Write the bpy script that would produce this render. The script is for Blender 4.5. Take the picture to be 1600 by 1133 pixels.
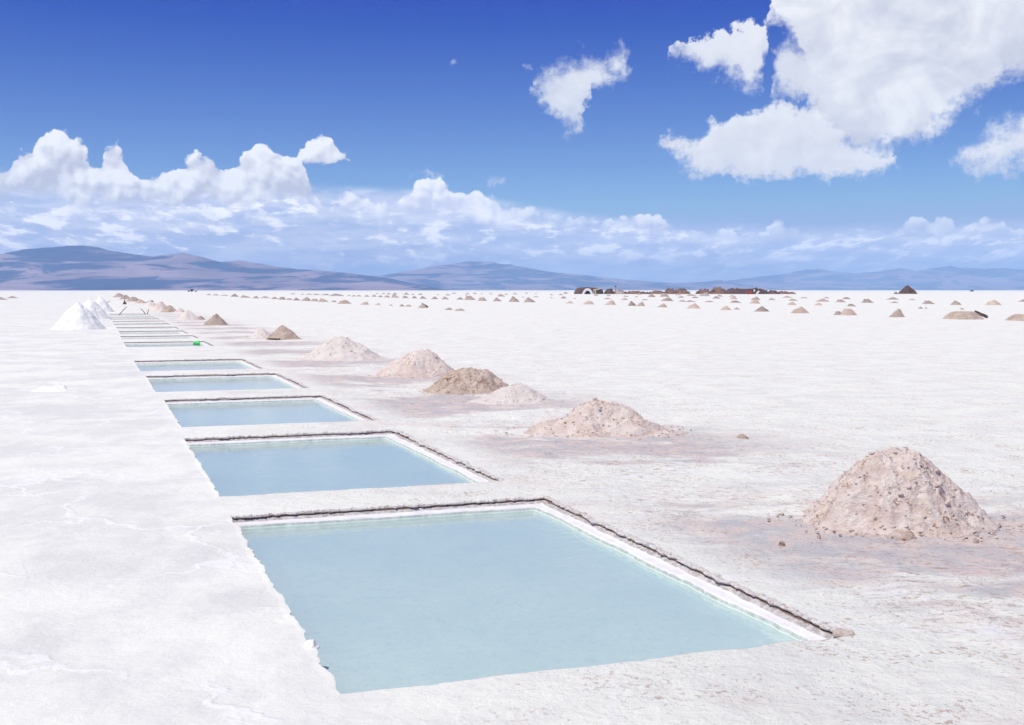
import bpy, bmesh, math, random
import numpy as np
from mathutils import Vector, noise as mn

for o in list(bpy.data.objects): bpy.data.objects.remove(o)
S = bpy.context.scene
COL = S.collection

# ------------------------------------------------------------------ camera
F, HY, CH = 1850.0, 453.3, 1.7            # focal length in photo pixels, horizon row, eye height
PITCH = math.atan((566.5 - HY) / F)
cam_d = bpy.data.cameras.new('camera'); cam = bpy.data.objects.new('camera', cam_d); COL.objects.link(cam)
cam_d.sensor_width = 36; cam_d.lens = 36 * F / 1600; cam_d.clip_start = .05; cam_d.clip_end = 90000
cam.location = (0, 0, CH); cam.rotation_euler = (math.pi / 2 - PITCH, 0, 0)
S.camera = cam

def ray(px, py):
    a, b = (px - 800) / F, (566.5 - py) / F
    return Vector((a, math.cos(PITCH) + b * math.sin(PITCH), -math.sin(PITCH) + b * math.cos(PITCH)))
def G(px, py):                            # where a spot of the ground seen in the photo lies
    d = ray(px, py); t = -CH / d.z
    return Vector((d.x * t, d.y * t, 0))
def AE(px, py):
    d = ray(px, py)
    return math.atan2(d.x, d.y), d.z / math.hypot(d.x, d.y)

# ------------------------------------------------------------------ node helper
class NT:
    def __init__(s, tree): s.t = tree; s.n = tree.nodes; s.l = tree.links
    def node(s, typ, **kw):
        n = s.n.new(typ)
        for k, v in kw.items(): setattr(n, k, v)
        return n
    def put(s, sock, v):
        if isinstance(v, bpy.types.NodeSocket): s.l.new(v, sock)
        elif v is not None:
            if isinstance(v, (tuple, list)) and len(v) == 3 and sock.type == 'RGBA': v = (*v, 1)
            sock.default_value = v
    def m(s, op, a, b=None, c=None, clamp=False):
        n = s.node('ShaderNodeMath', operation=op, use_clamp=clamp)
        for i, v in enumerate((a, b, c)): s.put(n.inputs[i], v)
        return n.outputs[0]
    def add(s, a, b): return s.m('ADD', a, b)
    def sub(s, a, b): return s.m('SUBTRACT', a, b)
    def mul(s, a, b): return s.m('MULTIPLY', a, b)
    def mad(s, a, b, c): return s.m('MULTIPLY_ADD', a, b, c)
    def mn(s, a, b): return s.m('MINIMUM', a, b)
    def mx(s, a, b): return s.m('MAXIMUM', a, b)
    def ss(s, x, lo, hi, a=0., b=1.):
        n = s.node('ShaderNodeMapRange', interpolation_type='SMOOTHSTEP')
        for i, v in enumerate((x, lo, hi, a, b)): s.put(n.inputs[i], v)
        return n.outputs[0]
    def lin(s, x, lo, hi, a=0., b=1.):
        n = s.node('ShaderNodeMapRange')
        for i, v in enumerate((x, lo, hi, a, b)): s.put(n.inputs[i], v)
        return n.outputs[0]
    def vec(s, x, y, z=0.):
        n = s.node('ShaderNodeCombineXYZ')
        for i, v in enumerate((x, y, z)): s.put(n.inputs[i], v)
        return n.outputs[0]
    def sep(s, v):
        n = s.node('ShaderNodeSeparateXYZ'); s.put(n.inputs[0], v); return n.outputs
    def noise(s, v, scale=1., detail=4., rough=.5, dist=0., col=False, lac=2., dim='3D'):
        n = s.node('ShaderNodeTexNoise', noise_dimensions=dim); s.put(n.inputs['Vector'], v)
        for k, x in (('Scale', scale), ('Detail', detail), ('Roughness', rough), ('Distortion', dist), ('Lacunarity', lac)): n.inputs[k].default_value = x
        return n.outputs['Color' if col else 'Fac']
    def vor(s, v, scale=1., detail=0., rough=.5, feature='F1', smooth=.3, out='Distance'):
        n = s.node('ShaderNodeTexVoronoi', feature=feature); s.put(n.inputs['Vector'], v)
        n.inputs['Scale'].default_value = scale
        if 'Detail' in n.inputs: n.inputs['Detail'].default_value = detail; n.inputs['Roughness'].default_value = rough
        if feature == 'SMOOTH_F1': n.inputs['Smoothness'].default_value = smooth
        return n.outputs[out]
    def mix(s, f, a, b, blend='MIX'):
        n = s.node('ShaderNodeMix', data_type='RGBA', blend_type=blend)
        s.put(n.inputs[0], f); s.put(n.inputs[6], a); s.put(n.inputs[7], b); return n.outputs[2]
    def curve(s, x, pts, lin=False):      # piecewise function; pts already in 0..1
        n = s.node('ShaderNodeFloatCurve'); c = n.mapping.curves[0]
        n.mapping.use_clip = False
        pts = sorted(pts)
        for i, p in enumerate(pts):
            q = c.points[i] if i < 2 else c.points.new(*p)
        for q, p in zip(c.points, pts): q.location = p; q.handle_type = 'VECTOR' if lin else 'AUTO_CLAMPED'
        n.mapping.update(); s.put(n.inputs['Value'], x); return n.outputs[0]

# ------------------------------------------------------------------ sky, sun, exposure
SUN_EL, SUN_DIR = 66.0, (-.80, -.60)      # behind the viewer's left shoulder, high
sx, sy = SUN_DIR; nl = math.hypot(sx, sy); ce = math.cos(math.radians(SUN_EL))
sdir = Vector((sx / nl * ce, sy / nl * ce, math.sin(math.radians(SUN_EL))))
sun_d = bpy.data.lights.new('sun', 'SUN'); sun = bpy.data.objects.new('sun', sun_d); COL.objects.link(sun)
sun_d.energy = 3.75; sun_d.angle = math.radians(.5); sun_d.color = (1, .975, .84)
sun.rotation_euler = sdir.to_track_quat('Z', 'Y').to_euler(); sun.location = (0, 0, 60)
S.view_settings.view_transform = 'Standard'; S.view_settings.look = 'None'
S.view_settings.exposure = 0.0; S.view_settings.gamma = 1.0
S.cycles.volume_bounces = 1; S.cycles.diffuse_bounces = 3; S.cycles.max_bounces = 6; S.cycles.transparent_max_bounces = 12
S.cycles.sample_clamp_indirect = 6; S.cycles.use_denoising = True; S.cycles.use_adaptive_sampling = True; S.cycles.adaptive_threshold = .015

world = bpy.data.worlds.new('World'); S.world = world; world.use_nodes = True
def build_world():
    w = NT(world.node_tree); w.n.clear()
    sky = w.node('ShaderNodeTexSky', sky_type='NISHITA'); sky.sun_disc = False
    sky.sun_elevation = math.radians(SUN_EL); sky.sun_rotation = math.atan2(sx, sy)
    sky.altitude = 3450; sky.air_density = 1.0; sky.dust_density = .3; sky.ozone_density = 2.5
    # deep polarised blue of high thin air: each channel on its own contrast curve
    sp = w.node('ShaderNodeSeparateColor'); w.put(sp.inputs[0], sky.outputs[0]); cc = w.node('ShaderNodeCombineColor')
    for i, (c, x0, top) in enumerate(((1.20, .140, 3.3), (1.42, .200, 4.6), (1.02, -.02, 7.2))):
        w.put(cc.inputs[i], w.mn(w.mx(w.mul(w.sub(sp.outputs[i], x0 * 10), c), .05), top))
    skyc = cc.outputs[0]
    bg = w.node('ShaderNodeBackground'); w.put(bg.inputs[0], skyc); bg.inputs[1].default_value = .10
    tc = w.node('ShaderNodeTexCoord'); x, y, z = w.sep(tc.outputs['Generated'])
    az = w.m('ARCTAN2', x, y); R = w.m('SQRT', w.add(w.mul(x, x), w.mul(y, y))); el = w.m('DIVIDE', z, w.mx(R, 1e-4))
    A0, A1, E1 = -.70, .70, .32
    P = w.vec(az, el, 0.)
    # warp the coordinates so that outlines billow
    nz = w.noise(P, 22, 4, .6, col=True, dim='2D'); nx, ny, _ = w.sep(nz)
    nz2 = w.noise(P, 70, 3, .6, col=True, dim='2D'); mx2, my2, _ = w.sep(nz2)
    def warp(a1, a2):
        wa = w.add(az, w.add(w.mul(w.sub(nx, .5), a1), w.mul(w.sub(mx2, .5), a2)))
        we = w.add(el, w.add(w.mul(w.sub(ny, .5), a1), w.mul(w.sub(my2, .5), a2)))
        return wa, we
    def unit(a): return w.lin(a, A0, A1, 0., 1.)
    def prof(a, pts, lin=True, fill=None):
        q = []
        for px, py in pts:
            A, E = AE(px, py); q.append(((A - A0) / (A1 - A0), E / E1))
        return w.mul(w.curve(unit(a), q, lin), E1)
    cache = {}
    def lump(pv, sc, seed):               # cauliflower field 0..1, rounded heads
        n = w.node('ShaderNodeTexVoronoi', feature='F1', voronoi_dimensions='2D'); w.put(n.inputs['Vector'], pv)
        n.inputs['Scale'].default_value = sc; n.inputs['Detail'].default_value = 2.; n.inputs['Roughness'].default_value = .5
        return w.sub(1., n.outputs['Distance'])
    def shade(wa, we, sc, seed, off=.006, k=1.6):
        sc = 30 if sc > 25 else 17
        if (wa, sc) in cache: d_, l_ = cache[(wa, sc)]; return w.mul(d_, k), l_
        p0 = w.vec(wa, we, 0.); p1 = w.vec(w.sub(wa, off * .55), w.add(we, off), 0.)
        l0 = lump(p0, sc, seed)
        cache[(wa, sc)] = (w.sub(l0, lump(p1, sc, seed)), l0)
        return w.mul(cache[(wa, sc)][0], k), l0
    px_ = 1 / F
    out = []
    fray = w.sub(w.noise(P, 48, 7, .68, dim='2D'), .5); bulk = w.sub(w.noise(w.vec(az, w.mul(el, 1.5), 0.), 13, 5, .55, .5, dim='2D'), .5)
    def solid(top, bot, wp, amp, soft, seed, sc, bcol, scol, basesoft=6, base=.62, kk=1.5, hk=.35, amax=1.0, fr=.010, bk=.9):
        wa, we = wp
        T = prof(wa, top); B = prof(wa, bot)
        lit, lp = shade(wa, we, sc, seed, k=kk)
        h = w.m('DIVIDE', w.sub(we, B), w.mx(w.sub(T, B), .004), clamp=True)
        fz = w.mul(fray, fr)
        dt = w.add(w.add(w.sub(T, we), w.mul(w.sub(lp, .52), amp)), fz)
        db = w.add(w.add(w.sub(we, B), w.mul(w.sub(lp, .52), amp * .6)), w.mul(fz, 1.3))
        a = w.mul(w.ss(dt, -soft * px_, soft * 1.4 * px_), w.ss(db, -basesoft * px_, basesoft * 1.4 * px_))
        thin = w.ss(w.sub(T, B), -.001, .004)
        a = w.mul(w.mul(a, thin), amax)
        b = w.m('ADD', w.add(w.add(base, w.mul(bulk, bk)), w.mul(h, hk)), w.add(lit, w.mul(fray, .35)), clamp=True)
        out.append((a, w.mix(b, scol, bcol)))
    white, grey = (1.02, 1.02, 1.04), (.56, .585, .70)
    # low haze deck above the mountains: a layer seen at grazing angle
    pe = w.m('DIVIDE', 1., w.add(w.mx(el, 0.), .035))
    Q = w.vec(w.mul(az, w.mul(pe, .9)), w.mul(pe, .42), 3.1)
    d1 = w.noise(Q, 2.6, 6, .62, .3)
    Tdeck = prof(az, [(-200, 255), (0, 268), (250, 285), (480, 290), (700, 300), (900, 335), (1100, 350), (1300, 355), (1500, 345), (1800, 340)], True)
    fade = w.ss(w.sub(Tdeck, el), -.004, .012)
    low = w.lin(az, -.4, .45, .96, .80)
    a1 = w.mul(w.mul(fade, low), w.ss(d1, .28, .60, .72, 1.))
    d2 = w.noise(w.vec(w.mul(az, 14), w.mul(el, 75), 7.), 1.4, 5, .6)
    dc = w.mix(w.ss(d2, .35, .68), (.52, .60, .86), (.86, .87, 1.0))
    out.append((a1, dc))
    # puffs inside the deck
    d3 = w.noise(w.vec(w.mul(az, w.mad(pe, .8, 28.)), w.mul(el, 92), 11.), 1.15, 6, .60)
    d4 = w.noise(w.vec(w.mul(az, 7), w.mul(el, 20), 5.), 1.0, 2, .5)
    pf = w.mul(w.ss(w.add(d3, w.mul(w.sub(d4, .5), .5)), .44, .62), w.mul(fade, w.lin(az, -.4, .45, .95, .75)))
    pf = w.mul(pf, w.ss(el, .004, .04, .25, 1.))
    out.append((pf, w.mix(w.ss(w.add(d3, w.mul(w.sub(d2, .5), .25)), .47, .62), (.70, .72, .92), (1.25, 1.22, 1.22))))
    # the cumulus bank
    wp = warp(.016, .007)
    top2 = [(-300, 300), (480, 330), (520, 312), (560, 303), (590, 303), (610, 296), (640, 298), (652, 282), (675, 273), (700, 280), (722, 292), (740, 286), (765, 300), (790, 318), (822, 322), (850, 332), (900, 333), (950, 334), (985, 332), (1012, 330), (1040, 342), (1065, 356), (1100, 350), (1140, 352), (1180, 362), (1205, 358), (1222, 347), (1245, 354), (1280, 364), (1320, 358), (1345, 352), (1400, 352), (1440, 343), (1480, 338), (1515, 349), (1550, 345), (1600, 352), (1900, 350)]
    bot2 = [(-300, 330), (480, 340), (560, 345), (700, 348), (800, 358), (900, 358), (1050, 372), (1250, 372), (1450, 372), (1600, 375), (1900, 375)]
    solid(top2, bot2, wp, .016, 2.5, 4.0, 34, (1.12, 1.10, 1.12), (.70, .72, .88), basesoft=16, base=.30, kk=1.5, hk=.50, amax=w.lin(az, -.1, .4, .97, .60))
    top1 = [(-300, 270), (-60, 250), (0, 272), (12, 256), (30, 238), (55, 216), (75, 207), (105, 204), (126, 209), (139, 220), (146, 238), (149, 264), (154, 236), (164, 223), (182, 219), (194, 232), (204, 256), (225, 252), (250, 250), (266, 258), (282, 246), (318, 238), (352, 244), (372, 238), (388, 228), (408, 218), (432, 224), (455, 228), (470, 236), (476, 262), (490, 276), (496, 296), (512, 312), (530, 345), (1900, 400)]
    bot1 = [(-300, 320), (0, 312), (100, 316), (140, 322), (300, 326), (420, 318), (500, 326), (530, 325), (1900, 380)]
    solid(top1, bot1, wp, .017, 2.2, 9.0, 30, white, (.60, .61, .73), basesoft=12, base=.28, kk=1.7, hk=.58)
    W5 = wp
    solid([(455, 262), (463, 226), (480, 214), (500, 208), (515, 213), (532, 226), (546, 230), (553, 262)], [(455, 262), (470, 254), (510, 258), (550, 254), (553, 262)], W5, .010, 2, 2.0, 42, white, (.66, .67, .77), basesoft=3, base=.45, hk=.4)
    W = warp(.016, .017)
    soft = 17
    # upper right clouds
    solid([(1190, 60), (1198, 5), (1215, -120), (1400, -300), (1900, -300)], [(1190, 60), (1202, 22), (1222, 45), (1238, 45), (1250, 100), (1250, 156), (1268, 186), (1284, 214), (1300, 236), (1340, 246), (1385, 238), (1440, 220), (1470, 200), (1500, 170), (1540, 146), (1565, 122), (1600, 118), (1700, 70), (1900, 20)],
          W, .010, soft, 5.0, 16, (.92, .93, .96), (.66, .68, .78), basesoft=soft, base=.58, kk=.9, hk=.05, fr=.034, bk=3.2)
    solid([(1202, 150), (1208, 92), (1225, 70), (1245, 62), (1270, 90), (1300, 140)], [(1202, 152), (1215, 138), (1240, 152), (1265, 162), (1300, 160)], W, .008, soft, 5.5, 20, (.82, .84, .90), (.62, .65, .76), basesoft=soft, base=.5, kk=.6, hk=.2, fr=.034, bk=1.2)
    solid([(1018, 224), (1035, 206), (1050, 200), (1066, 214), (1090, 206), (1130, 192), (1165, 180), (1195, 164), (1215, 155), (1240, 162), (1262, 168), (1282, 182), (1300, 205), (1350, 226), (1392, 238), (1405, 258), (1412, 268)],
          [(1018, 226), (1040, 238), (1062, 260), (1100, 273), (1180, 276), (1280, 277), (1350, 271), (1400, 264), (1412, 264)], W, .008, 6, 6.0, 18, (.92, .93, .96), (.64, .65, .75), basesoft=9, base=.52, kk=.6, hk=.45, fr=.020, bk=.9)
    solid([(1047, 84), (1052, 72), (1072, 62), (1120, 50), (1150, 41), (1180, 40), (1200, 44), (1208, 84)], [(1047, 84), (1070, 90), (1095, 98), (1120, 118), (1132, 112), (1150, 124), (1172, 136), (1188, 132), (1196, 100), (1204, 84)],
          W, .007, 4, 7.0, 24, (.88, .89, .94), (.62, .66, .77), basesoft=soft, base=.6, kk=.6, hk=.2, fr=.034, bk=1.2)
    solid([(832, 126), (842, 108), (866, 102), (884, 105), (900, 90), (920, 82), (942, 87), (960, 88), (970, 77), (980, 75), (986, 100)], [(832, 134), (844, 154), (858, 174), (876, 192), (892, 206), (908, 212), (914, 180), (916, 132), (926, 136), (938, 142), (948, 122), (964, 120), (980, 128), (986, 106)],
          W, .008, soft, 8.0, 28, (.85, .87, .93), (.60, .65, .78), basesoft=soft, base=.55, kk=.6, hk=.2, fr=.034, bk=1.2)
    solid([(1478, 244), (1500, 224), (1525, 212), (1545, 202), (1570, 192), (1600, 184), (1650, 170), (1750, 200), (1790, 250)], [(1478, 236), (1500, 256), (1530, 254), (1560, 257), (1600, 257), (1700, 257), (1790, 250)],
          W, .010, soft, 4.0, 22, (.90, .91, .95), (.66, .69, .79), basesoft=soft, base=.6, kk=.6, hk=.2, fr=.034, bk=1.2)
    # thin shreds
    for pts in ([(738, 282), (770, 272), (798, 280)], [(814, 106), (828, 95), (842, 106)], [(635, 268), (670, 264), (700, 270)], [(1400, 266), (1425, 259), (1445, 266)], [(698, 97), (705, 89), (712, 97)]):
        b_ = [(pts[0][0], pts[0][1] + 1), (pts[1][0], pts[0][1] + 7), (pts[2][0], pts[2][1] - 1)]
        solid(pts, b_, W, .006, 5, 1.0, 40, (.80, .84, .93), (.62, .68, .82), basesoft=5, base=.6, hk=.2, amax=.6)
    # a few clouds elsewhere round the sky, out of the frame
    back = w.ss(w.noise(w.vec(w.mul(x, 1.), w.mul(y, 1.), w.mul(z, 2.6)), 2.3, 6, .55), .56, .68)
    outw = w.mul(back, w.mx(w.ss(w.m('ABSOLUTE', az), .62, .8), w.ss(el, .42, .7)))
    outw = w.mul(outw, w.ss(el, .02, .10))
    out.append((outw, (.75, .78, .86)))
    col, alpha = None, None
    for a, c in out:
        if col is None: col = c if not isinstance(c, tuple) else (*c, 1); alpha = a
        else:
            # straight-alpha over
            na = w.add(a, w.mul(alpha, w.sub(1., a)))
            f = w.m('DIVIDE', a, w.mx(na, 1e-4), clamp=True)
            col = w.mix(f, col, c); alpha = na
    cb = w.node('ShaderNodeBackground'); w.put(cb.inputs[0], col); cb.inputs[1].default_value = 1.0
    ms = w.node('ShaderNodeMixShader'); w.put(ms.inputs[0], alpha); w.l.new(bg.outputs[0], ms.inputs[1]); w.l.new(cb.outputs[0], ms.inputs[2])
    o = w.node('ShaderNodeOutputWorld'); w.l.new(ms.outputs[0], o.inputs[0])
build_world()
world.cycles.sampling_method = 'MANUAL'; world.cycles.sample_map_resolution = 512

# ------------------------------------------------------------------ general helpers
def fbm(x, y, z=0., o=4, r=.5):
    s, a, f = 0., 1., 1.
    for _ in range(o):
        s += a * mn.noise((x * f, y * f, z * f + 7.7 * _)); a *= r; f *= 2.03
    return s
def link_mesh(name, verts, faces, mat, parent=None, smooth=True):
    me = bpy.data.meshes.new(name); me.from_pydata([tuple(v) for v in verts], [], faces); me.update()
    if smooth: me.polygons.foreach_set('use_smooth', [True] * len(me.polygons))
    me.materials.append(mat)
    o = bpy.data.objects.new(name, me); COL.objects.link(o)
    if parent: o.parent = parent
    return o
def link_bm(name, bm, mat, parent=None, smooth=False):
    bmesh.ops.recalc_face_normals(bm, faces=bm.faces)
    me = bpy.data.meshes.new(name); bm.to_mesh(me); bm.free()
    if smooth: me.polygons.foreach_set('use_smooth', [True] * len(me.polygons))
    me.materials.append(mat)
    o = bpy.data.objects.new(name, me); COL.objects.link(o)
    if parent: o.parent = parent
    return o
def empty(name, loc, rz=0):
    o = bpy.data.objects.new(name, None); COL.objects.link(o); o.location = loc; o.rotation_euler = (0, 0, rz)
    o.empty_display_size = .1; return o
def tag(o, label=None, cat=None, group=None, kind=None):
    for k, v in (('label', label), ('category', cat), ('group', group), ('kind', kind)):
        if v: o[k] = v
    return o
def mat(name):
    m = bpy.data.materials.new(name); m.use_nodes = True; t = NT(m.node_tree)
    return m, t, m.node_tree.nodes['Principled BSDF']
def bump(t, b, h, strength=.5, dist=.01, prev=None):
    n = t.node('ShaderNodeBump'); n.inputs['Strength'].default_value = strength; n.inputs['Distance'].default_value = dist
    t.put(n.inputs['Height'], h)
    if prev: t.l.new(prev, n.inputs['Normal'])
    t.l.new(n.outputs[0], b.inputs['Normal']); return n.outputs[0]

TH = math.radians(19.45)
EU = Vector((math.cos(TH), math.sin(TH), 0)); EV = Vector((-math.sin(TH), math.cos(TH), 0))
def UV(x, y): return x * EU.x + y * EU.y, x * EV.x + y * EV.y
def XY(u, v): return u * EU.x + v * EV.x, u * EU.y + v * EV.y

# ------------------------------------------------------------------ materials
def make_salt():
    m, t, b = mat('salt_ground')
    tc = t.node('ShaderNodeTexCoord'); P = tc.outputs['Object']
    X, Y, Z = t.sep(P)
    u = t.add(t.mul(X, EU.x), t.mul(Y, EU.y)); v = t.add(t.mul(X, EV.x), t.mul(Y, EV.y))
    U = t.vec(u, v, 0.)
    # base whites: greyish lavender damp patches on the walked lane at the left, whiter at the right
    n1 = t.noise(P, .55, 6, .6, .6); n2 = t.noise(t.vec(t.mul(X, 1.), t.mul(Y, .6), 0.), 2.4, 6, .65, .4)
    pat = t.ss(t.add(t.mul(n1, .6), t.mul(n2, .4)), .40, .60)
    col = t.mix(pat, (.745, .74, .70), (.88, .875, .80))
    lane = t.ss(u, .7, 1.3)
    right = t.mix(t.ss(t.noise(P, 1.3, 6, .62, .3), .36, .60), (.82, .815, .75), (.89, .885, .80))
    col = t.mix(lane, col, right)
    # white veins: raised salt seams between plates
    wv = t.node('ShaderNodeVectorMath', operation='ADD'); t.put(wv.inputs[0], P)
    nv = t.node('ShaderNodeVectorMath', operation='SCALE'); t.put(nv.inputs[0], t.noise(P, 1.1, 5, .6, col=True)); nv.inputs['Scale'].default_value = 1.3
    t.l.new(nv.outputs[0], wv.inputs[1])
    ve = t.vor(wv.outputs[0], .62, feature='DISTANCE_TO_EDGE')
    vein = t.mul(t.ss(ve, .0, .035, 1., 0.), t.ss(t.noise(P, .8, 3, .5), .36, .54))
    ve2 = t.vor(wv.outputs[0], 1.9, feature='DISTANCE_TO_EDGE')
    vein2 = t.mul(t.ss(ve2, .0, .05, 1., 0.), t.ss(t.noise(P, .9, 3, .5), .48, .68))
    vv = t.mx(vein, t.mul(vein2, .6))
    col = t.mix(t.mul(vv, .9), col, (.90, .885, .86))
    # earth spilled between pools and heaps
    stain = t.mul(t.ss(u, 3.45, 4.3), t.ss(u, 5.9, 8.2, 1., 0.))
    far = t.ss(v, 60, 110, 1., 0.)
    per = t.add(.5, t.mul(t.m('COSINE', t.mul(t.sub(v, 6.5), 2 * math.pi / 5.25)), .5))
    sn = t.noise(t.vec(t.mul(X, .55), t.mul(Y, 1.35), 2.), 1.1, 7, .66, .5)
    near_cut = t.ss(v, 3.2, 5.4)
    st = t.mul(t.mul(stain, far), t.mul(near_cut, t.ss(t.add(sn, t.mul(t.sub(per, .5), .30)), .43, .60)))
    sc = t.mix(t.ss(t.noise(P, 3.2, 5, .6), .4, .62), (.50, .48, .50), (.68, .56, .51))
    col = t.mix(t.mul(st, .82), col, sc)
    # streaks of brownish grit inside the stain
    gr = t.noise(t.vec(t.mul(X, 1.), t.mul(Y, 2.2), 5.), 9, 5, .7)
    grm = t.mul(t.mul(stain, near_cut), t.mul(t.ss(gr, .55, .61), t.ss(t.noise(P, .9, 4, .6), .40, .55)))
    col = t.mix(t.mul(grm, .75), col, (.42, .27, .21))
    # small brown crumbs and rusty flecks over the right side
    fl = t.vor(t.vec(X, Y, t.mul(n1, .5)), 11, 1.5, .7)
    flm = t.mul(t.ss(fl, .14, .24, 1., 0.), t.ss(t.noise(P, 1.0, 5, .65), .46, .58))
    flm = t.mul(flm, t.mul(t.ss(u, 1.2, 3.), .8))
    col = t.mix(flm, col, (.50, .36, .29))
    fl2 = t.noise(P, 26, 4, .75)
    fm2 = t.mul(t.ss(t.add(fl2, t.mul(t.sub(t.noise(P, 2.3, 5, .65), .5), .45)), .585, .635), t.mul(t.ss(t.noise(P, .7, 3, .6), .34, .47), t.ss(u, .6, 2.6, .10, .95)))
    col = t.mix(t.mul(fm2, .8), col, (.50, .36, .29))
    gn = t.noise(P, 85, 3, .8)
    col = t.mix(t.mul(t.ss(gn, .52, .75, 0., .30), t.ss(u, .4, 2.4, .35, 1.)), col, (.60, .57, .56))
    # pinkish bloom in front
    pk = t.mul(t.ss(t.noise(P, .9, 4, .6), .52, .64), t.mul(t.ss(u, 1.6, 2.6), t.ss(u, 5., 8., 1., .15)))
    col = t.mix(t.mul(pk, .28), col, (.80, .64, .58))
    t.put(b.inputs['Base Color'], col); b.inputs['Roughness'].default_value = .85; b.inputs['Specular IOR Level'].default_value = .15
    # relief
    h1 = t.noise(P, 5.5, 8, .68); h2 = t.noise(P, 42, 5, .75); h3 = t.vor(P, 7.5, 2, .6, 'SMOOTH_F1', .4)
    rip = t.noise(t.vec(t.mul(X, .35), t.mul(Y, 1.5), 1.), 6, 5, .6)
    rough_amt = t.ss(u, .4, 2.6, .42, 1.0)
    hh = t.add(t.mul(t.add(t.mul(h1, .034), t.add(t.mul(h2, .011), t.add(t.mul(h3, .010), t.mul(rip, .012)))), rough_amt), t.mul(vv, .005))
    bump(t, b, hh, 1.0, 1.0)
    return m
M_salt = make_salt()

def earth(name, c_light, c_mid, c_dark, dark_amt=.5, scale=1., spec=.1):
    m, t, b = mat(name)
    tc = t.node('ShaderNodeTexCoord'); P = tc.outputs['Object']
    oi = t.node('ShaderNodeObjectInfo'); rv = t.node('ShaderNodeVectorMath', operation='ADD'); t.put(rv.inputs[0], P)
    sc = t.node('ShaderNodeVectorMath', operation='SCALE'); t.put(sc.inputs[0], t.vec(oi.outputs['Random'], t.mul(oi.outputs['Random'], 3.7), 1.)); sc.inputs['Scale'].default_value = 37.
    t.l.new(sc.outputs[0], rv.inputs[1]); P = rv.outputs[0]
    n = t.noise(P, 3.2 * scale, 6, .62, .4); n2 = t.noise(P, 11 * scale, 6, .7)
    col = t.mix(t.ss(t.add(t.mul(n, .6), t.mul(n2, .4)), .40, .60), c_mid, c_light)
    d = t.mul(t.ss(t.noise(P, 15 * scale, 5, .7, .8), .53, .63), t.ss(t.noise(P, 2.6 * scale, 3, .5), .42, .60))
    col = t.mix(t.mul(d, dark_amt), col, c_dark)
    v = t.vor(P, 13 * scale, 1.5, .6)
    sp = t.mul(t.ss(v, .15, .27, 1., 0.), t.ss(t.noise(P, 4 * scale, 3, .5), .46, .56))
    col = t.mix(t.mul(sp, dark_amt), col, c_dark)
    g_ = t.mad(oi.outputs['Random'], .30, .80)
    if 'far' in name or name in ('brown_earth', 'grey_brown_earth', 'tan_earth'): col = t.mix(1., col, t.vec(g_, g_, g_), 'MULTIPLY')
    t.put(b.inputs['Base Color'], col); b.inputs['Roughness'].default_value = .92; b.inputs['Specular IOR Level'].default_value = spec
    bump(t, b, t.add(t.mul(n2, .07), t.mul(t.noise(P, 40 * scale, 4, .7), .018)), .8, 1.0 / scale)
    return m
M_heap_near = earth('pale_salty_earth', (.87, .765, .69), (.74, .60, .52), (.36, .18, .11), .9, 1.3)
M_heap_white = earth('pale_cream_earth', (.87, .80, .74), (.79, .70, .63), (.50, .36, .29), .45, 1.0)
M_heap_brown = earth('tan_earth', (.68, .55, .46), (.53, .41, .33), (.20, .11, .07), .85, 1.0)
M_heap_far = earth('brown_earth', (.56, .455, .40), (.44, .345, .30), (.17, .10, .08), .7, .6)
M_heap_grey = earth('grey_brown_earth', (.52, .47, .45), (.42, .36, .34), (.20, .14, .12), .6, .6)
M_rock = earth('dark_rock', (.20, .13, .11), (.11, .075, .07), (.03, .022, .022), .8, .5)
M_rubble = earth('reddish_rubble', (.34, .22, .17), (.20, .12, .095), (.06, .035, .03), .8, .5)
M_soil = earth('brown_crust_soil', (.34, .24, .20), (.22, .14, .11), (.07, .045, .035), .8, 2.0)
M_crust = earth('torn_salt_crust', (.85, .81, .77), (.76, .67, .62), (.20, .11, .08), .75, 2.6)
M_crustb = earth('crumbled_brown_crust', (.74, .64, .57), (.58, .44, .36), (.15, .08, .06), .9, 2.2)
M_slab = earth('dark_slab', (.16, .12, .10), (.09, .07, .065), (.03, .02, .02), .6, .8)

def simple(name, c, rough=.6, metal=0., var=.12, scale=8.):
    m, t, b = mat(name); tc = t.node('ShaderNodeTexCoord')
    n = t.noise(tc.outputs['Object'], scale, 5, .6)
    t.put(b.inputs['Base Color'], t.mix(t.ss(n, .35, .65), tuple(x * (1 - var) for x in c), tuple(min(1, x * (1 + var)) for x in c)))
    b.inputs['Roughness'].default_value = rough; b.inputs['Metallic'].default_value = metal
    bump(t, b, n, .15, .02); return m
M_white_salt = simple('clean_salt', (.88, .875, .83), .8, 0, .03, 6)
M_wood = simple('weathered_wood', (.20, .16, .13), .8)
M_black = simple('black_plastic', (.015, .015, .018), .45)
M_green = simple('green_plastic', (.06, .68, .16), .35)
M_teal = simple('pale_green_plastic', (.40, .80, .60), .35)
M_lime = simple('white_canvas', (.82, .81, .78), .8)
M_cream = simple('cream_timber', (.62, .57, .44), .8)
M_red = simple('red_paint', (.62, .05, .04), .4)
M_dark = simple('dark_interior', (.02, .018, .02), .9)
M_steel = simple('white_vehicle_paint', (.62, .64, .70), .35)
M_tyre = simple('tyre_rubber', (.02, .02, .022), .8)
M_glass = simple('vehicle_glass', (.05, .06, .08), .1)

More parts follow.
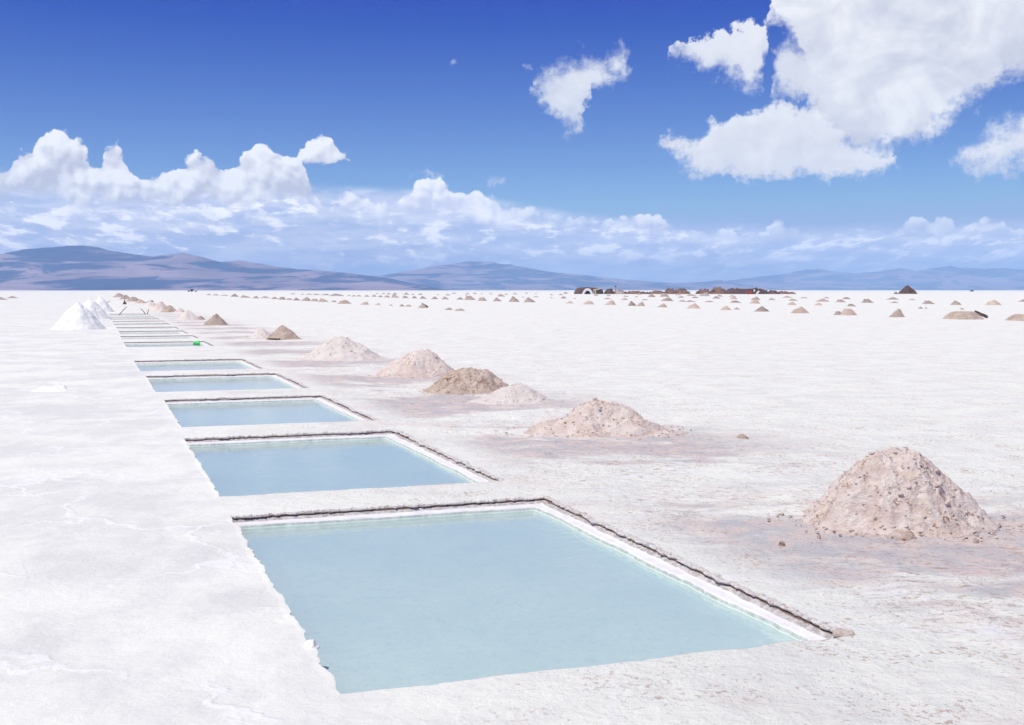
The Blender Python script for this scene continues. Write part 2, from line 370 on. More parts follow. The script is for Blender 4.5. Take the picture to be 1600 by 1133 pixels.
def make_ledge_mat():
    m, t, b = mat('salt_ledge'); tc = t.node('ShaderNodeTexCoord'); P = tc.outputs['Object']; X, Y, Z = t.sep(P)
    n = t.noise(P, 7, 6, .65)
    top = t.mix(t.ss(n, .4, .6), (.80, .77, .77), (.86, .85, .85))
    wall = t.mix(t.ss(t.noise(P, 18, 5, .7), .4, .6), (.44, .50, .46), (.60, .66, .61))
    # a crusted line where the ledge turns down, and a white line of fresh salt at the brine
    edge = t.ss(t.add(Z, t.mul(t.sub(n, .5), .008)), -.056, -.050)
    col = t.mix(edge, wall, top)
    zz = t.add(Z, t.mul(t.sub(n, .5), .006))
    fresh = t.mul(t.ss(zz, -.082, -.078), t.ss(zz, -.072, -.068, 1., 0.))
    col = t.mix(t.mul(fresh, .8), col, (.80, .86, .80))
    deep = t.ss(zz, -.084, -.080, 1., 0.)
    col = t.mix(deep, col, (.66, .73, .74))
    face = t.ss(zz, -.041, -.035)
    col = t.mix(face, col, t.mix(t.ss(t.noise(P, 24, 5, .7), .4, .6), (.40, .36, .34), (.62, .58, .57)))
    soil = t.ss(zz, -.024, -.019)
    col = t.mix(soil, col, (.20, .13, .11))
    t.put(b.inputs['Base Color'], col); b.inputs['Roughness'].default_value = .8; b.inputs['Specular IOR Level'].default_value = .2
    bump(t, b, t.noise(P, 30, 6, .7), .4, .02); return m
def make_bottom_mat():
    m, t, b = mat('brine_bed'); tc = t.node('ShaderNodeTexCoord'); P = tc.outputs['Object']
    n = t.noise(P, 1.3, 6, .6, .8); n2 = t.noise(P, 22, 6, .75)
    col = t.mix(t.ss(n, .30, .70), (.66, .73, .745), (.71, .77, .77))
    col = t.mix(t.mul(t.ss(n2, .5, .68), .8), col, (.57, .66, .71))
    g = t.ss(t.noise(P, 3.1, 6, .7, .3), .66, .74)
    col = t.mix(t.mul(g, .35), col, (.42, .55, .62))
    w = t.ss(t.vor(P, 5.5, 1, .5), .02, .05, 1., 0.)
    col = t.mix(t.mul(w, .6), col, (.88, .92, .92))
    t.put(b.inputs['Base Color'], col); b.inputs['Roughness'].default_value = .9; b.inputs['Specular IOR Level'].default_value = .0
    bump(t, b, n2, .3, .03); return m
def make_brine(name, tint):
    m, t, b = mat(name); t.n.remove(b); tc = t.node('ShaderNodeTexCoord'); P = tc.outputs['Object']
    tr = t.node('ShaderNodeBsdfTransparent'); t.put(tr.inputs[0], tint)
    gl = t.node('ShaderNodeBsdfGlossy'); gl.inputs['Roughness'].default_value = .06
    gl.inputs['Color'].default_value = (.92, .92, .92, 1)
    fr = t.node('ShaderNodeFresnel'); fr.inputs['IOR'].default_value = 1.34
    bn = t.node('ShaderNodeBump'); bn.inputs['Strength'].default_value = .25; bn.inputs['Distance'].default_value = .01
    X, Y, Z = t.sep(P)
    t.put(bn.inputs['Height'], t.noise(t.vec(X, t.mul(Y, 1.6), 0.), 7, 4, .6)); t.l.new(bn.outputs[0], gl.inputs['Normal']); t.l.new(bn.outputs[0], fr.inputs['Normal'])
    ms = t.node('ShaderNodeMixShader'); t.put(ms.inputs[0], fr.outputs[0]); t.l.new(tr.outputs[0], ms.inputs[1]); t.l.new(gl.outputs[0], ms.inputs[2])
    o = [n for n in t.n if n.type == 'OUTPUT_MATERIAL'][0]; t.l.new(ms.outputs[0], o.inputs['Surface']); return m
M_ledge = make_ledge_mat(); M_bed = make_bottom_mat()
M_brine = make_brine('pale_blue_brine', (.825, .885, .90))

# ------------------------------------------------------------------ the pools' corners, in lane coordinates
quads = [[(525, 1090), (1325, 990), (840, 778), (372, 808)], [(345, 777), (793, 750), (611, 674.5), (285, 685)],
         [(281, 667), (583, 657), (503, 618), (253, 625)], [(244, 613), (478, 606), (430, 583), (230, 588)],
         [(219, 580), (411, 576), (380, 561), (212.5, 564)], [(197, 542.5), (337, 540.5), (316, 533.3), (192.5, 534.8)],
         [(191, 529.5), (314, 529), (300, 524.3), (188, 525.3)], [(188, 522), (296, 521.3), (285.6, 516.8), (185.6, 517.5)],
         [(182, 514.3), (280, 514), (274, 510.8), (182, 511.3)], [(178, 508), (267, 508), (262, 505.6), (178, 505.8)],
         [(175, 503.5), (259, 503.4), (254, 501.4), (176, 501.7)], [(173, 499.6), (251, 499.6), (247, 497.9), (172, 498)],
         [(171.5, 496.7), (244, 496.7), (240, 494.9), (170.5, 495)], [(171, 493), (237, 493), (231, 490.4), (170, 490.4)]]
POOLS = []
for q in quads:
    c = [UV(*G(*p)[:2]) for p in q]
    POOLS.append(((c[0][0] + c[3][0]) / 2, (c[1][0] + c[2][0]) / 2, (c[0][1] + c[1][1]) / 2, (c[2][1] + c[3][1]) / 2))
POOLS[0] = (min(c for c in [POOLS[0][0]]), POOLS[0][1], POOLS[0][2], POOLS[0][3])
U0 = sum(p[0] for p in POOLS[:6]) / 6
# u lines shared by near pools so that the ground is one regular sheet
def snap_pools():
    r = []
    for i, (a, b, c, d) in enumerate(POOLS): r.append((round(a / .05) * .05, round(b / .05) * .05, c, d))
    return r
POOLS = snap_pools()

def jag(u, v):                            # the torn outline of the crust
    a = .028 * mn.noise((u * 5, v * 5, 1.)) + .016 * mn.noise((u * 16, v * 16, 3.)) + .004 * mn.noise((u * 45, v * 45, 9.))
    b = .028 * mn.noise((u * 5, v * 5, 21.)) + .016 * mn.noise((u * 16, v * 16, 23.)) + .004 * mn.noise((u * 45, v * 45, 29.))
    return a, b

# ------------------------------------------------------------------ ground: one sheet to the horizon with the pools cut out
def ground():
    us = [round(-4 + .05 * i, 3) for i in range(int(13 / .05) + 1)]
    step, x = .055, 9.
    while x < 26000: x += step; us.append(x); step *= 1.09
    step, x = .055, -4.
    while x > -26000: x -= step; us.insert(0, x); step *= 1.10
    vs = []; v = 2.6
    while v < 100:
        vs.append(v); v += max(.035, .0058 * v)
    step = .6
    while v < 26000: vs.append(v); v += step; step *= 1.10
    pre = []; v, step = 2.5, .1
    while v > -2000: pre.insert(0, v); v -= step; step *= 1.25
    vs = pre + vs
    # make pool edges fall on grid rows
    vs = np.array(vs)
    fixed = set()
    for p in POOLS:
        for e in (p[2], p[3]):
            i = int(np.argmin(abs(vs - e)))
            while i in fixed: i += 1
            vs[i] = e; fixed.add(i)
    vs.sort(); us = np.array(us)
    nu, nv = len(us), len(vs)
    verts = []; idx = {}
    hol = np.zeros((nv - 1, nu - 1), bool)
    uc = (us[1:] + us[:-1]) / 2; vc = (vs[1:] + vs[:-1]) / 2
    for (a, b, c, d) in POOLS:
        hol |= ((vc > c) & (vc < d))[:, None] & ((uc > a - .001) & (uc < b + .001))[None, :]
    for j, v in enumerate(vs):
        for u in us:
            r = abs(u) + abs(v)
            z = 0.; du = dv = 0.
            if r < 130 and v > 2:
                du, dv = jag(u, v)
                side = min(1., max(0., (u + .5) / 3.5))
                amp = .010 + .016 * side
                z = amp * (fbm(u * .5, v * .5, 4., 3) + .45 * fbm(u * 2.3, v * 2.3, 8., 3)) * min(1, 1.2)
                if r < 26: z += (.002 + .007 * side) * fbm(u * 9, v * 9, 2., 3, .6)
                # torn rims stand a little proud, more so on the right-hand and far sides
                for (a, b, c, d) in POOLS:
                    if a - .5 < u < b + .5 and c - .5 < v < d + .5:
                        e = max(a - u, u - b, c - v, v - d)
                        fr = min(1, max(0, 1 - (e - .16) / .20))
                        z *= (1 - fr * .93)
                        break
                if 3.5 < u < 10 and 3 < v < 70:   # spilled earth between pools and heaps
                    k = min(1, (u - 3.5) / .8) * min(1, (10 - u) / 3)
                    z += .020 * k * max(0, fbm(u * 1.7, v * 1.7, 40., 4, .6))
            X, Y = XY(u + du, v + dv); verts.append((X, Y, z))
    faces = []
    for j in range(nv - 1):
        for i in range(nu - 1):
            if not hol[j, i]:
                k = j * nu + i; faces.append((k, k + 1, k + nu + 1, k + nu))
    # thickness of the crust round each hole: thin broken edge, drawn back below
    base_n = len(verts)
    for (a, b, c, d) in POOLS:
        ia, ib = int(np.argmin(abs(us - a))), int(np.argmin(abs(us - b)))
        jc, jd = int(np.argmin(abs(vs - c))), int(np.argmin(abs(vs - d)))
        loop = [(i, jc) for i in range(ia, ib)] + [(ib, j) for j in range(jc, jd)] + [(i, jd) for i in range(ib, ia, -1)] + [(ia, j) for j in range(jd, jc, -1)]
        prev = None; first = None
        for (i, j) in loop:
            k = j * nu + i; X, Y, z = verts[k]
            ou = (-1 if i == ia else 1 if i == ib else 0); ov = (-1 if j == jc else 1 if j == jd else 0)
            far = (i == ib or j == jd)
            n0 = mn.noise((X * 20, Y * 20, 0.))
            th = .008 + .004 * n0 if far else .020 + .008 * n0
            ring = [k]
            for (o_, zz) in (((.004, -th), (.055 + .02 * n0, -th - .004)) if far else ((.003, -th), (.020, -.05), (.03, -.14))):
                x2 = X + EU.x * ou * o_ + EV.x * ov * o_; y2 = Y + EU.y * ou * o_ + EV.y * ov * o_
                verts.append((x2, y2, (z if zz == -th else 0) + zz)); ring.append(len(verts) - 1)
            if prev:
                n_ = min(len(prev), len(ring))
                for q in range(n_ - 1): faces.append((prev[q], prev[q + 1], ring[q + 1], ring[q]))
            else: first = ring
            prev = ring
        n_ = min(len(prev), len(first))
        for q in range(n_ - 1): faces.append((prev[q], prev[q + 1], first[q + 1], first[q]))
    g = link_mesh('ground', verts, faces, M_salt)
    tag(g, kind='structure')
ground()

# ------------------------------------------------------------------ pools
def pool(k, P, label):
    a, b, c, d = P
    cx, cy = XY((a + b) / 2, (c + d) / 2)
    root = empty('salt_pool', (cx, cy, 0), TH)
    tag(root, label, 'salt pool', 'rectangular brine pools cut in the salt')
    st = .03 if k == 0 else .04 if k < 3 else .08 if k < 6 else .16
    LW = .105; top_z = -.046
    U, V = (b - a) / 2, (d - c) / 2
    def zfun(u, v):                        # local coords
        w1 = .030 * mn.noise((u * 1.6, v * 1.6, k * 5.)) + .012 * mn.noise((u * 11, v * 11, k * 5. + 2))
        s = min(U - u, V - v) + w1 - (.0 if k < 5 else .05)
        e0 = min(U - u, V - v) + .018 * mn.noise((u * 7, v * 7, k * 3.)) + .010 * mn.noise((u * 25, v * 25, k * 3.))
        if s > LW + .025: z = -.118
        elif s > LW: z = top_z - (s - LW) / .025 * .072
        elif e0 > .045: z = top_z + .004 * fbm(u * 6, v * 6, k, 3)
        else: z = top_z + (.045 - max(e0, -.01)) / .055 * .030 + .004 * fbm(u * 30, v * 30, k, 3)
        if U - u < -.07 or V - v < -.07: z = -.009
        return z + .0025 * fbm(u * 5, v * 5, 3 + k, 3)
    def lines(lo, hi):
        out = [lo]; x = lo + st
        while x < hi - .20: out.append(x); x += st
        fine = .012 if k < 4 else .025
        x = hi - .20
        while x < hi + .10: out.append(x); x += fine
        return out
    ul = [x - 0 for x in lines(-U - .12, U)]; vl = lines(-V - .12, V)
    vid = {}; lv, lf, bv, bf = [], [], [], []
    allv = [[(u, v, zfun(u, v)) for u in ul] for v in vl]
    def addm(V_, F_, cells):
        m_ = {}
        for (i, j) in cells:
            f = []
            for (p, q) in ((i, j), (i + 1, j), (i + 1, j + 1), (i, j + 1)):
                if (p, q) not in m_: m_[(p, q)] = len(V_); V_.append(allv[q][p])
                f.append(m_[(p, q)])
            F_.append(f)
    L, B = [], []
    for j in range(len(vl) - 1):
        for i in range(len(ul) - 1):
            (L if min(U - ul[i + 1], V - vl[j + 1]) < .185 else B).append((i, j))
    addm(lv, lf, L); addm(bv, bf, B)
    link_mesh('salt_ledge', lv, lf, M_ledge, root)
    link_mesh('basin_floor', bv, bf, M_bed, root)
    wz = -.076
    link_mesh('brine', [(-U - .08, -V - .08, wz), (U - .10, -V - .08, wz), (U - .10, V - .10, wz), (-U - .08, V - .10, wz)], [(0, 1, 2, 3)], M_brine, root)
    # broken flakes of brown crust along the far and right-hand rims
    if k < 5:
        # one torn ribbon of brown salt crust that runs along the far rim and down the right-hand one
        path = []; ds = (.007, .010, .016, .022, .03)[k]
        x = a - .01
        while x < b: path.append((x, d, 0)); x += ds
        y = d
        while y > c - .04: path.append((b, y, 1)); y -= ds
        V_, F_ = [], []
        for i, (x, y, sd) in enumerate(path):
            ju, jv = jag(x, y); x2, y2 = x + ju, y + jv
            f1 = fbm(x * 34, y * 34, 2., 4, .7); f2 = fbm(x * 11, y * 11, 5., 3, .6); f3 = abs(mn.noise((x * 5, y * 5, 8.)))
            f4 = mn.noise((x * 2.1, y * 2.1, 13.)); lip = -.002 + .014 * f1 + .018 * f2 + .030 * f4; hi = max(.003, .005 + .010 * abs(f1) + .022 * f3 * f3 + .008 * f2); wd = .045 + .05 * f3 + .018 * f1
            if sd and y < c + .10: hi += .008; wd += .02
            tp = min(1, max(0, (y - c + .04) / .07)) if sd else 1
            for off, z in ((.03, -.018), (lip + .010, -.012), (lip, hi * .35 - .004), (lip + .006, hi), (lip + .5 * (wd - lip), hi * .6 + .003 * mn.noise((x * 60, y * 60, 3.))), (wd, -.008)):
                if sd: uu, vv = x2 + off, y2
                else: uu, vv = x2, y2 + off
                if not sd and x > b - .03: uu += off * (x - b + .03) / .03 * .7
                if sd and y > d - .03: vv += off * (y - d + .03) / .03 * .7
                X_, Y_ = XY(uu, vv); lx, ly = X_ - cx, Y_ - cy
                V_.append((lx * EU.x + ly * EU.y, lx * EV.x + ly * EV.y, z * tp - .03 * (1 - tp)))
            if i:
                for q in range(5): p = (i - 1) * 6 + q; F_.append((p, p + 6, p + 7, p + 1))
        link_mesh('crust_edge', V_, F_, M_crust, root, smooth=False)
    return root
plab = ['largest nearest salt pool, pale blue brine filling the foreground',
        'second salt pool from the viewer, bright sky blue brine',
        'third salt pool from the viewer, pale cloud reflected in its middle',
        'fourth salt pool from the viewer, narrow band of grey blue brine',
        'fifth salt pool from the viewer, thin strip of lilac grey brine before the wide gap',
        'first pool beyond the wide white gap, with the green bucket at its right corner',
        'narrow far pool just behind the one with the green bucket',
        'far pool, third beyond the wide white gap',
        'far pool with the dark shaded back edge, fourth beyond the wide gap',
        'distant sliver of a pool, fifth beyond the wide gap',
        'distant sliver of a pool, sixth beyond the wide gap',
        'distant sliver of a pool, seventh beyond the wide gap',
        'distant sliver of a pool, second from the far end of the row',
        'farthest pool of the row, where the leaning sticks stand']
for k, P in enumerate(POOLS): pool(k, P, plab[k])

# ------------------------------------------------------------------ heaps
def heap_mesh(name, w, dpt, h, seed, material, nr=26, na=48, rough=.12, xt=0., lumps=(), power=1.35, clods=0, noise_scale=3.2, flat=0.):
    """A heap w wide, dpt deep and h high: its footprint uneven, its flank creased and clodded."""
    rnd = random.Random(seed); verts = [(xt * w / 2, 0, h)]; faces = []
    size = (w + dpt) / 2
    for r in range(1, nr + 1):
        t = r / nr
        for a in range(na):
            an = a / na * 2 * math.pi
            rad = 1 + .16 * mn.noise((math.cos(an) * 1.3, math.sin(an) * 1.3, seed * 1.7)) + .07 * mn.noise((math.cos(an) * 4, math.sin(an) * 4, seed * 2.9))
            tx = t * rad
            x = math.cos(an) * tx * w / 2; y = math.sin(an) * tx * dpt / 2
            x += xt * w / 2 * (1 - t) ** 1.2
            if t < flat: pz = 1.
            else:
                s = (t - flat) / (1 - flat)
                pz = (1 - s) ** power * (1 + .45 * s * (1 - s)) 
            z = h * pz
            X, Y = x / size * noise_scale, y / size * noise_scale
            edge = min(1., (1 - t) * 5 + .02)
            z += h * rough * edge * (fbm(X, Y, seed, 5, .62)) * 1.0
            z -= h * rough * .8 * edge * abs(mn.noise((X * 2.2, Y * 2.2, seed + 5.)))
            for (lx, ly, lr, lh) in lumps:
                dd = math.hypot((x - lx * w / 2), (y - ly * dpt / 2)) / (lr * w / 2)
                if dd < 1.6: z += h * lh * math.exp(-dd * dd * 2.2) * (1 + .35 * fbm(X * 2, Y * 2, seed + 2, 3))
            if r == nr: z = -.03 * max(h, .3)
            verts.append((x, y, z))
    for a in range(na): faces.append((0, 1 + a, 1 + (a + 1) % na))
    for r in range(nr - 1):
        for a in range(na):
            p = 1 + r * na + a; q = 1 + r * na + (a + 1) % na
            faces.append((p, p + na, q + na, q))
    if clods:
        # clods of crusted earth caught on the flank and round the foot, part of the same heap
        ico = [(0, 0, 1), (.89, 0, .45), (.28, .85, .45), (-.72, .53, .45), (-.72, -.53, .45), (.28, -.85, .45), (.72, .53, -.45), (-.28, .85, -.45), (-.89, 0, -.45), (-.28, -.85, -.45), (.72, -.53, -.45), (0, 0, -1)]
        icf = [(0, 1, 2), (0, 2, 3), (0, 3, 4), (0, 4, 5), (0, 5, 1), (1, 6, 2), (2, 7, 3), (3, 8, 4), (4, 9, 5), (5, 10, 1), (6, 7, 2), (7, 8, 3), (8, 9, 4), (9, 10, 5), (10, 6, 1), (6, 11, 7), (7, 11, 8), (8, 11, 9), (9, 11, 10), (10, 11, 6)]
        nv = len(verts)
        for _ in range(clods):
            t = rnd.random() ** .55; r = min(nr, max(1, int(t * (nr - 1)))); a = rnd.randrange(na)
            bx, by, bz = verts[1 + (r - 1) * na + a]
            if rnd.random() < .30:
                k = 1 + abs(rnd.gauss(0, .13)) + .02; an = a / na * 6.283; bx = math.cos(an) * w / 2 * k; by = math.sin(an) * dpt / 2 * k; bz = 0.0
            s = size * rnd.uniform(.003, .011) * (1.8 if rnd.random() < .08 else 1)
            sq = rnd.uniform(.4, .8); b0 = len(verts)
            for (p, q, z_) in ico: verts.append((bx + p * s * rnd.uniform(.7, 1.4), by + q * s * rnd.uniform(.7, 1.4), bz + s * .25 + z_ * s * sq * rnd.uniform(.7, 1.2)))
            for f in icf: faces.append(tuple(b0 + i for i in f))
    me = bpy.data.meshes.new(name); me.from_pydata(verts, [], faces); me.update()
    sm = [True] * len(me.polygons)
    me.polygons.foreach_set('use_smooth', sm); me.materials.append(material)
    return me
def px_size(Y): return Y / F
def place(me, name, x, y, rz=0., sc=(1, 1, 1)):
    o = bpy.data.objects.new(name, me); COL.objects.link(o); o.location = (x, y, 0); o.rotation_euler = (0, 0, rz); o.scale = sc; return o
def heap_at(x0, x1, yf, yt, material, label, seed, depth=None, group='earth heaps along the row of pools', name='earth_heap', cat='earth heap', **kw):
    """x0..x1: its width in the photo, yf: foot, yt: top"""
    g = G((x0 + x1) / 2, yf); Yf = g.y
    w = (x1 - x0) * px_size(Yf); R = (depth or w * .9) / 2
    w = (x1 - x0) * px_size(Yf + R * .8)
    Yc = Yf + R * .95; yc = 0
    X = ((x0 + x1) / 2 - 800) / F * Yc
    # height from where the top stands against the ground at that distance
    d = ray((x0 + x1) / 2, yt); h = CH + d.z / d.y * Yc
    me = heap_mesh(name, w, R * 2, max(h, .018), seed, material, **kw)
    o = place(me, name, X, Yc); tag(o, label, cat, group); return o, X, Yc, w, R, h
H = heap_at
H(1248, 1560, 838, 707, M_heap_near, 'largest and nearest earth heap, pale pink and flecked brown, right of the first pool', 3, 1.25, nr=130, na=300, rough=.095, xt=-.02, flat=.22, power=1.15, lumps=((-.60, -.40, .26, .17), (-.3, -.5, .3, .10), (.62, -.3, .22, .05)), clods=520, noise_scale=6)
H(810, 1066, 686, 627, M_heap_near, 'second nearest heap, low and broken with a sunken grey flank and long tail', 8, 1.5, nr=70, na=160, rough=.16, xt=.0, flat=.06, power=1.25, lumps=((-.7, -.2, .25, .18), (.35, .1, .4, .15)), clods=320, noise_scale=5)
H(728, 874, 632, 597, M_heap_white, 'smooth cream heap leaning against the darker speckled heap', 12, 1.0, nr=50, na=120, rough=.07, xt=.15, power=1.2, clods=220, noise_scale=4)
H(660, 806, 616, 576, M_heap_brown, 'tan speckled heap left of and behind the smooth cream one', 14, 1.2, nr=60, na=140, rough=.15, xt=.1, flat=.22, power=1.15, lumps=((-.5, -.2, .4, .2),), clods=300, noise_scale=5)
H(584, 722, 590, 548, M_heap_near, 'pink white domed heap standing beyond the tan speckled one', 17, 1.3, nr=50, na=120, rough=.09, xt=.1, flat=.18, power=1.1, clods=160, noise_scale=4)
H(466, 602, 564, 526, M_heap_white, 'very pale wide heap with brown clods on its right foot', 19, 1.4, nr=50, na=120, rough=.10, xt=-.1, flat=.08, power=1.2, lumps=((.55, -.2, .3, .12),), clods=160, noise_scale=4)
H(385, 432, 529, 513, M_heap_white, 'low white heap touching the left side of a tan one', 21, None, nr=30, na=70, rough=.10, flat=.1, clods=60)
H(416, 470, 531, 507.5, M_heap_brown, 'tan peaked heap with a dark flat stone at its foot', 23, None, nr=40, na=90, rough=.12, xt=-.05, power=1.1, clods=120)
H(318, 359, 508.5, 490, M_heap_brown, 'tan heap with a dark hollow slab on its front, beside the far pools', 26, None, nr=36, na=80, rough=.12, power=1.1, clods=80)
chain = [(307, 319, 499.6, 493.5, M_heap_brown), (281, 306, 500.5, 484.5, M_heap_white), (275, 288, 488.5, 481, M_heap_near), (256, 275, 488, 477, M_heap_brown),
         (241, 261, 485.5, 471, M_heap_near), (228, 244, 480, 470.5, M_heap_white), (214, 227, 474, 467.5, M_heap_brown), (201, 217, 471.2, 463.5, M_heap_far), (191, 203, 467.6, 460.5, M_heap_far), (180, 194, 464.6, 457.9, M_heap_far)]
clab = ['small tan heap just left of the one with the dark slab', 'cream heap with a rounded crown in the far chain beside the pools', 'low pinkish heap between two taller ones in the far chain',
        'brown flecked heap halfway along the far chain', 'pinkish peaked heap next to the one carrying the black strip', 'cream heap carrying a black strip of sheeting on its crest',
        'low tan heap just beyond the one with the black strip', 'brown heap third from the far end of the chain', 'brown heap second from the far end of the chain', 'brown heap at the very far end of the chain, left of all others']
for i, (a, b, c, d, m_) in enumerate(chain):
    q_ = (b - a) * .28; H(a - q_, b + q_, c, d, m_, clab[i], 60 + i, None, nr=22, na=44, rough=.14, power=1.1, flat=.08)
# two brown heaps at the left edge
H(-14, 14, 468.6, 463, M_heap_far, 'brown heap cut by the left edge of the view', 71, None, nr=18, na=36, group='heaps at the left edge')
H(10, 31, 466, 462.6, M_heap_far, 'low brown heap second from the left edge of the view', 72, None, nr=18, na=36, group='heaps at the left edge')
# white salt cones on the walked lane
WG = 'white harvested salt cones left of the pools'
for i, (a, b, c, d, xt, lb) in enumerate([(82, 164, 515.5, 471.5, .02, 'nearest pure white salt cone on the flat left of the far pools'), (112, 172, 499, 465.8, .0, 'white salt cone partly hidden behind the nearest one'),
                           (138, 178, 488, 462.8, .0, 'farthest white salt cone, beside the end of the pool row')]):
    H(a, b, c, d, M_white_salt, lb, 80 + i, None, name='salt_cone', cat='salt cone', group=WG, nr=40, na=80, rough=.06, xt=xt, power=1.0, clods=30, noise_scale=6)
o_ = H(44, 116, 612.5, 604, M_white_salt, 'low whitish lump of salt crust lying on the empty white flat at left', 90, .45, name='salt_lump', cat='salt lump', group=' ', nr=30, na=60, rough=.30, xt=.1, flat=.35, lumps=((.5, 0, .12, .9), (-.4, 0, .3, .3)), clods=30)[0]
del o_['group']

# far field of brown heaps, each with its own place and size: centre x0,x1, foot, top
rows = {
 'front': [(527, 550, 474.8, 468), (562, 577, 476.3, 471), (585, 596, 476.8, 473.5), (607, 614.5, 478, 475.7), (624, 632, 479, 474.8), (632, 644, 479.2, 476.2), (653, 668.5, 481.6, 475),
           (695, 708, 484.3, 480.6), (709, 728, 485.8, 482), (882, 896, 474.3, 470.5), (910, 929, 475.8, 470.3), (943, 963, 476.6, 468.8), (980, 994.5, 478, 469.8), (993, 1008, 478.4, 471.3),
           (1025, 1043, 480.3, 474.3), (1072, 1095, 482.3, 473.8), (1124, 1143, 484.8, 478), (1145, 1156, 483.7, 480.2), (1177, 1202, 487, 478), (1233, 1265, 489.8, 479.3), (1302, 1318, 492.3, 485.5), (1312, 1338, 492.8, 482.3),
           (1387, 1413, 495.6, 482)],
 'second': [(514, 538, 462.7, 458.8), (542, 549, 462.7, 460.8), (549, 557.5, 463.3, 461), (557.5, 566.5, 463.3, 460.8), (569, 578, 463.7, 460.7), (581, 589, 463.8, 460.2), (590, 599, 464.5, 461), (600, 610, 464.8, 461.8),
            (611, 625, 465.3, 459.7), (628, 639, 466, 462), (643, 652, 466.3, 461.8), (655, 667, 466.9, 462.3), (673, 685, 467.5, 463), (689, 702, 467.9, 463), (712, 725, 468.3, 464), (725, 743, 468.8, 461.5),
            (746, 761, 470.3, 464.5), (769.5, 784, 470.9, 464.5), (794, 812, 471.8, 462.3), (817, 837, 472.4, 464.2), (943, 955, 467.5, 465.3), (969, 982, 468.8, 465.7), (1001, 1013, 469, 467.2), (1032, 1053, 470.5, 464.5),
            (1060, 1072, 471.6, 469), (1069, 1088, 471.8, 469), (1100, 1116, 472.3, 469.8), (1140, 1158, 473.2, 469.2), (1170, 1188, 474.6, 469), (1229, 1244, 476.6, 471.6), (1271, 1285, 477.4, 473.5), (1322.5, 1337, 478.9, 474.2),
            (1433, 1442, 482.4, 479), (1444, 1449, 482.2, 480), (1499, 1506, 483.9, 481)],
 'third': [(453.5, 462, 460, 458.2), (470, 476, 460.5, 458.8), (477.5, 489.5, 460.7, 458.8), (489.5, 501.5, 460.9, 459), (501.5, 515, 461.3, 459.2), (587, 592, 459.4, 457.6), (597, 602, 459.5, 457.7), (604, 611, 460, 457.9), (614, 621, 460.1, 457.3),
           (630, 640, 460.4, 457), (642, 648, 460.7, 459), (653, 660, 460.9, 458.5), (682, 688, 461.3, 460), (696, 704, 461.6, 459.6), (704.5, 713.5, 459, 457), (727, 734, 459.4, 457.3), (739, 746, 459.4, 457), (726, 731, 461.8, 460), (751, 755, 459.4, 458),
           (763, 770, 459.8, 457.9), (777, 789, 463.4, 459.2), (788, 794, 460.4, 458.8), (801, 808, 460, 457.8), (820, 825, 458.9, 457), (834, 840, 459.3, 458.1), (831, 843, 464.6, 462.7), (815, 820, 464.8, 463.4), (859, 864, 461.2, 459.6), (859, 865, 466, 464.4),
           (871, 880, 461.3, 458.8), (876, 885, 466.5, 463.3), (880, 887, 459, 456.4), (896, 900, 466.8, 465.2), (927, 935.5, 462.4, 459), (947, 955, 462.8, 460.4), (973, 983, 463.8, 462), (992, 997, 464.3, 462.6), (995, 1002, 460.8, 458), (1011, 1024, 464.3, 458),
           (1030, 1045, 463.8, 458.2), (1053.5, 1064.5, 461.4, 458.2), (1058, 1069, 465.4, 462.6), (1071.5, 1088, 462.5, 460), (1080, 1092, 465.8, 463.2), (1091, 1108, 462.8, 457.4), (1112, 1126, 466.6, 462.6), (1120, 1129, 463.4, 460.2), (1137, 1151, 463.9, 461),
           (1139.5, 1152, 467.6, 464.4), (1172, 1188.5, 468.9, 463.6), (1199, 1212, 469.1, 465.2), (1220, 1238, 465.4, 462.2), (1231, 1246, 469.9, 467), (1249, 1262, 466, 464.4), (1272, 1296, 471.4, 466.4), (1285, 1295.5, 466.2, 464), (1304.5, 1321, 472.4, 467.4), (1315, 1328, 467.6, 464.4),
           (1345, 1364, 473.2, 466.3), (1383, 1404, 468.2, 464), (1389, 1404, 473.4, 471), (1418.5, 1430.5, 468.9, 467), (1440, 1459.5, 475.1, 469.1), (1483, 1503, 476.6, 469.1), (1537, 1564, 476.9, 468.3), (1589, 1612, 471.6, 467.4)],
 'left': [(322, 332, 461.2, 459), (332, 343, 461.8, 459.3), (343, 359, 462.4, 460.4), (360, 374, 463.8, 458.5), (375, 394, 465.3, 461.6), (394, 406, 466.3, 462.2), (405, 423, 466.1, 462.5), (423, 436, 467.2, 463.7), (435.5, 448, 468.4, 463.9),
          (447.5, 458.5, 468.7, 465.6), (458, 470, 469.6, 464.7), (471, 487, 470.6, 463.9), (485, 499, 470.9, 466.8), (497, 515, 472, 465.9), (518, 527, 472.1, 469.7)],
}
rn = random.Random(5)
variants = {}
for key, m_ in (('far', M_heap_far), ('grey', M_heap_grey), ('tan', M_heap_brown)):
    variants[key] = [heap_mesh('earth_heap', 2, 2, 1, 200 + i * 3, m_, nr=14, na=34, rough=.2, xt=rn.uniform(-.3, .3), flat=rn.choice((0, .1, .25)), power=rn.uniform(.95, 1.35), clods=18,
                               lumps=((rn.choice((-.55, .55)), -.1, .3, rn.uniform(.1, .35)),), noise_scale=3) for i in range(7)]
ORD = ['', 'second', 'third', 'fourth', 'fifth', 'sixth', 'seventh', 'eighth', 'ninth', 'tenth', 'eleventh', 'twelfth', 'thirteenth', 'fourteenth', 'fifteenth', 'sixteenth', 'seventeenth', 'eighteenth', 'nineteenth', 'twentieth']
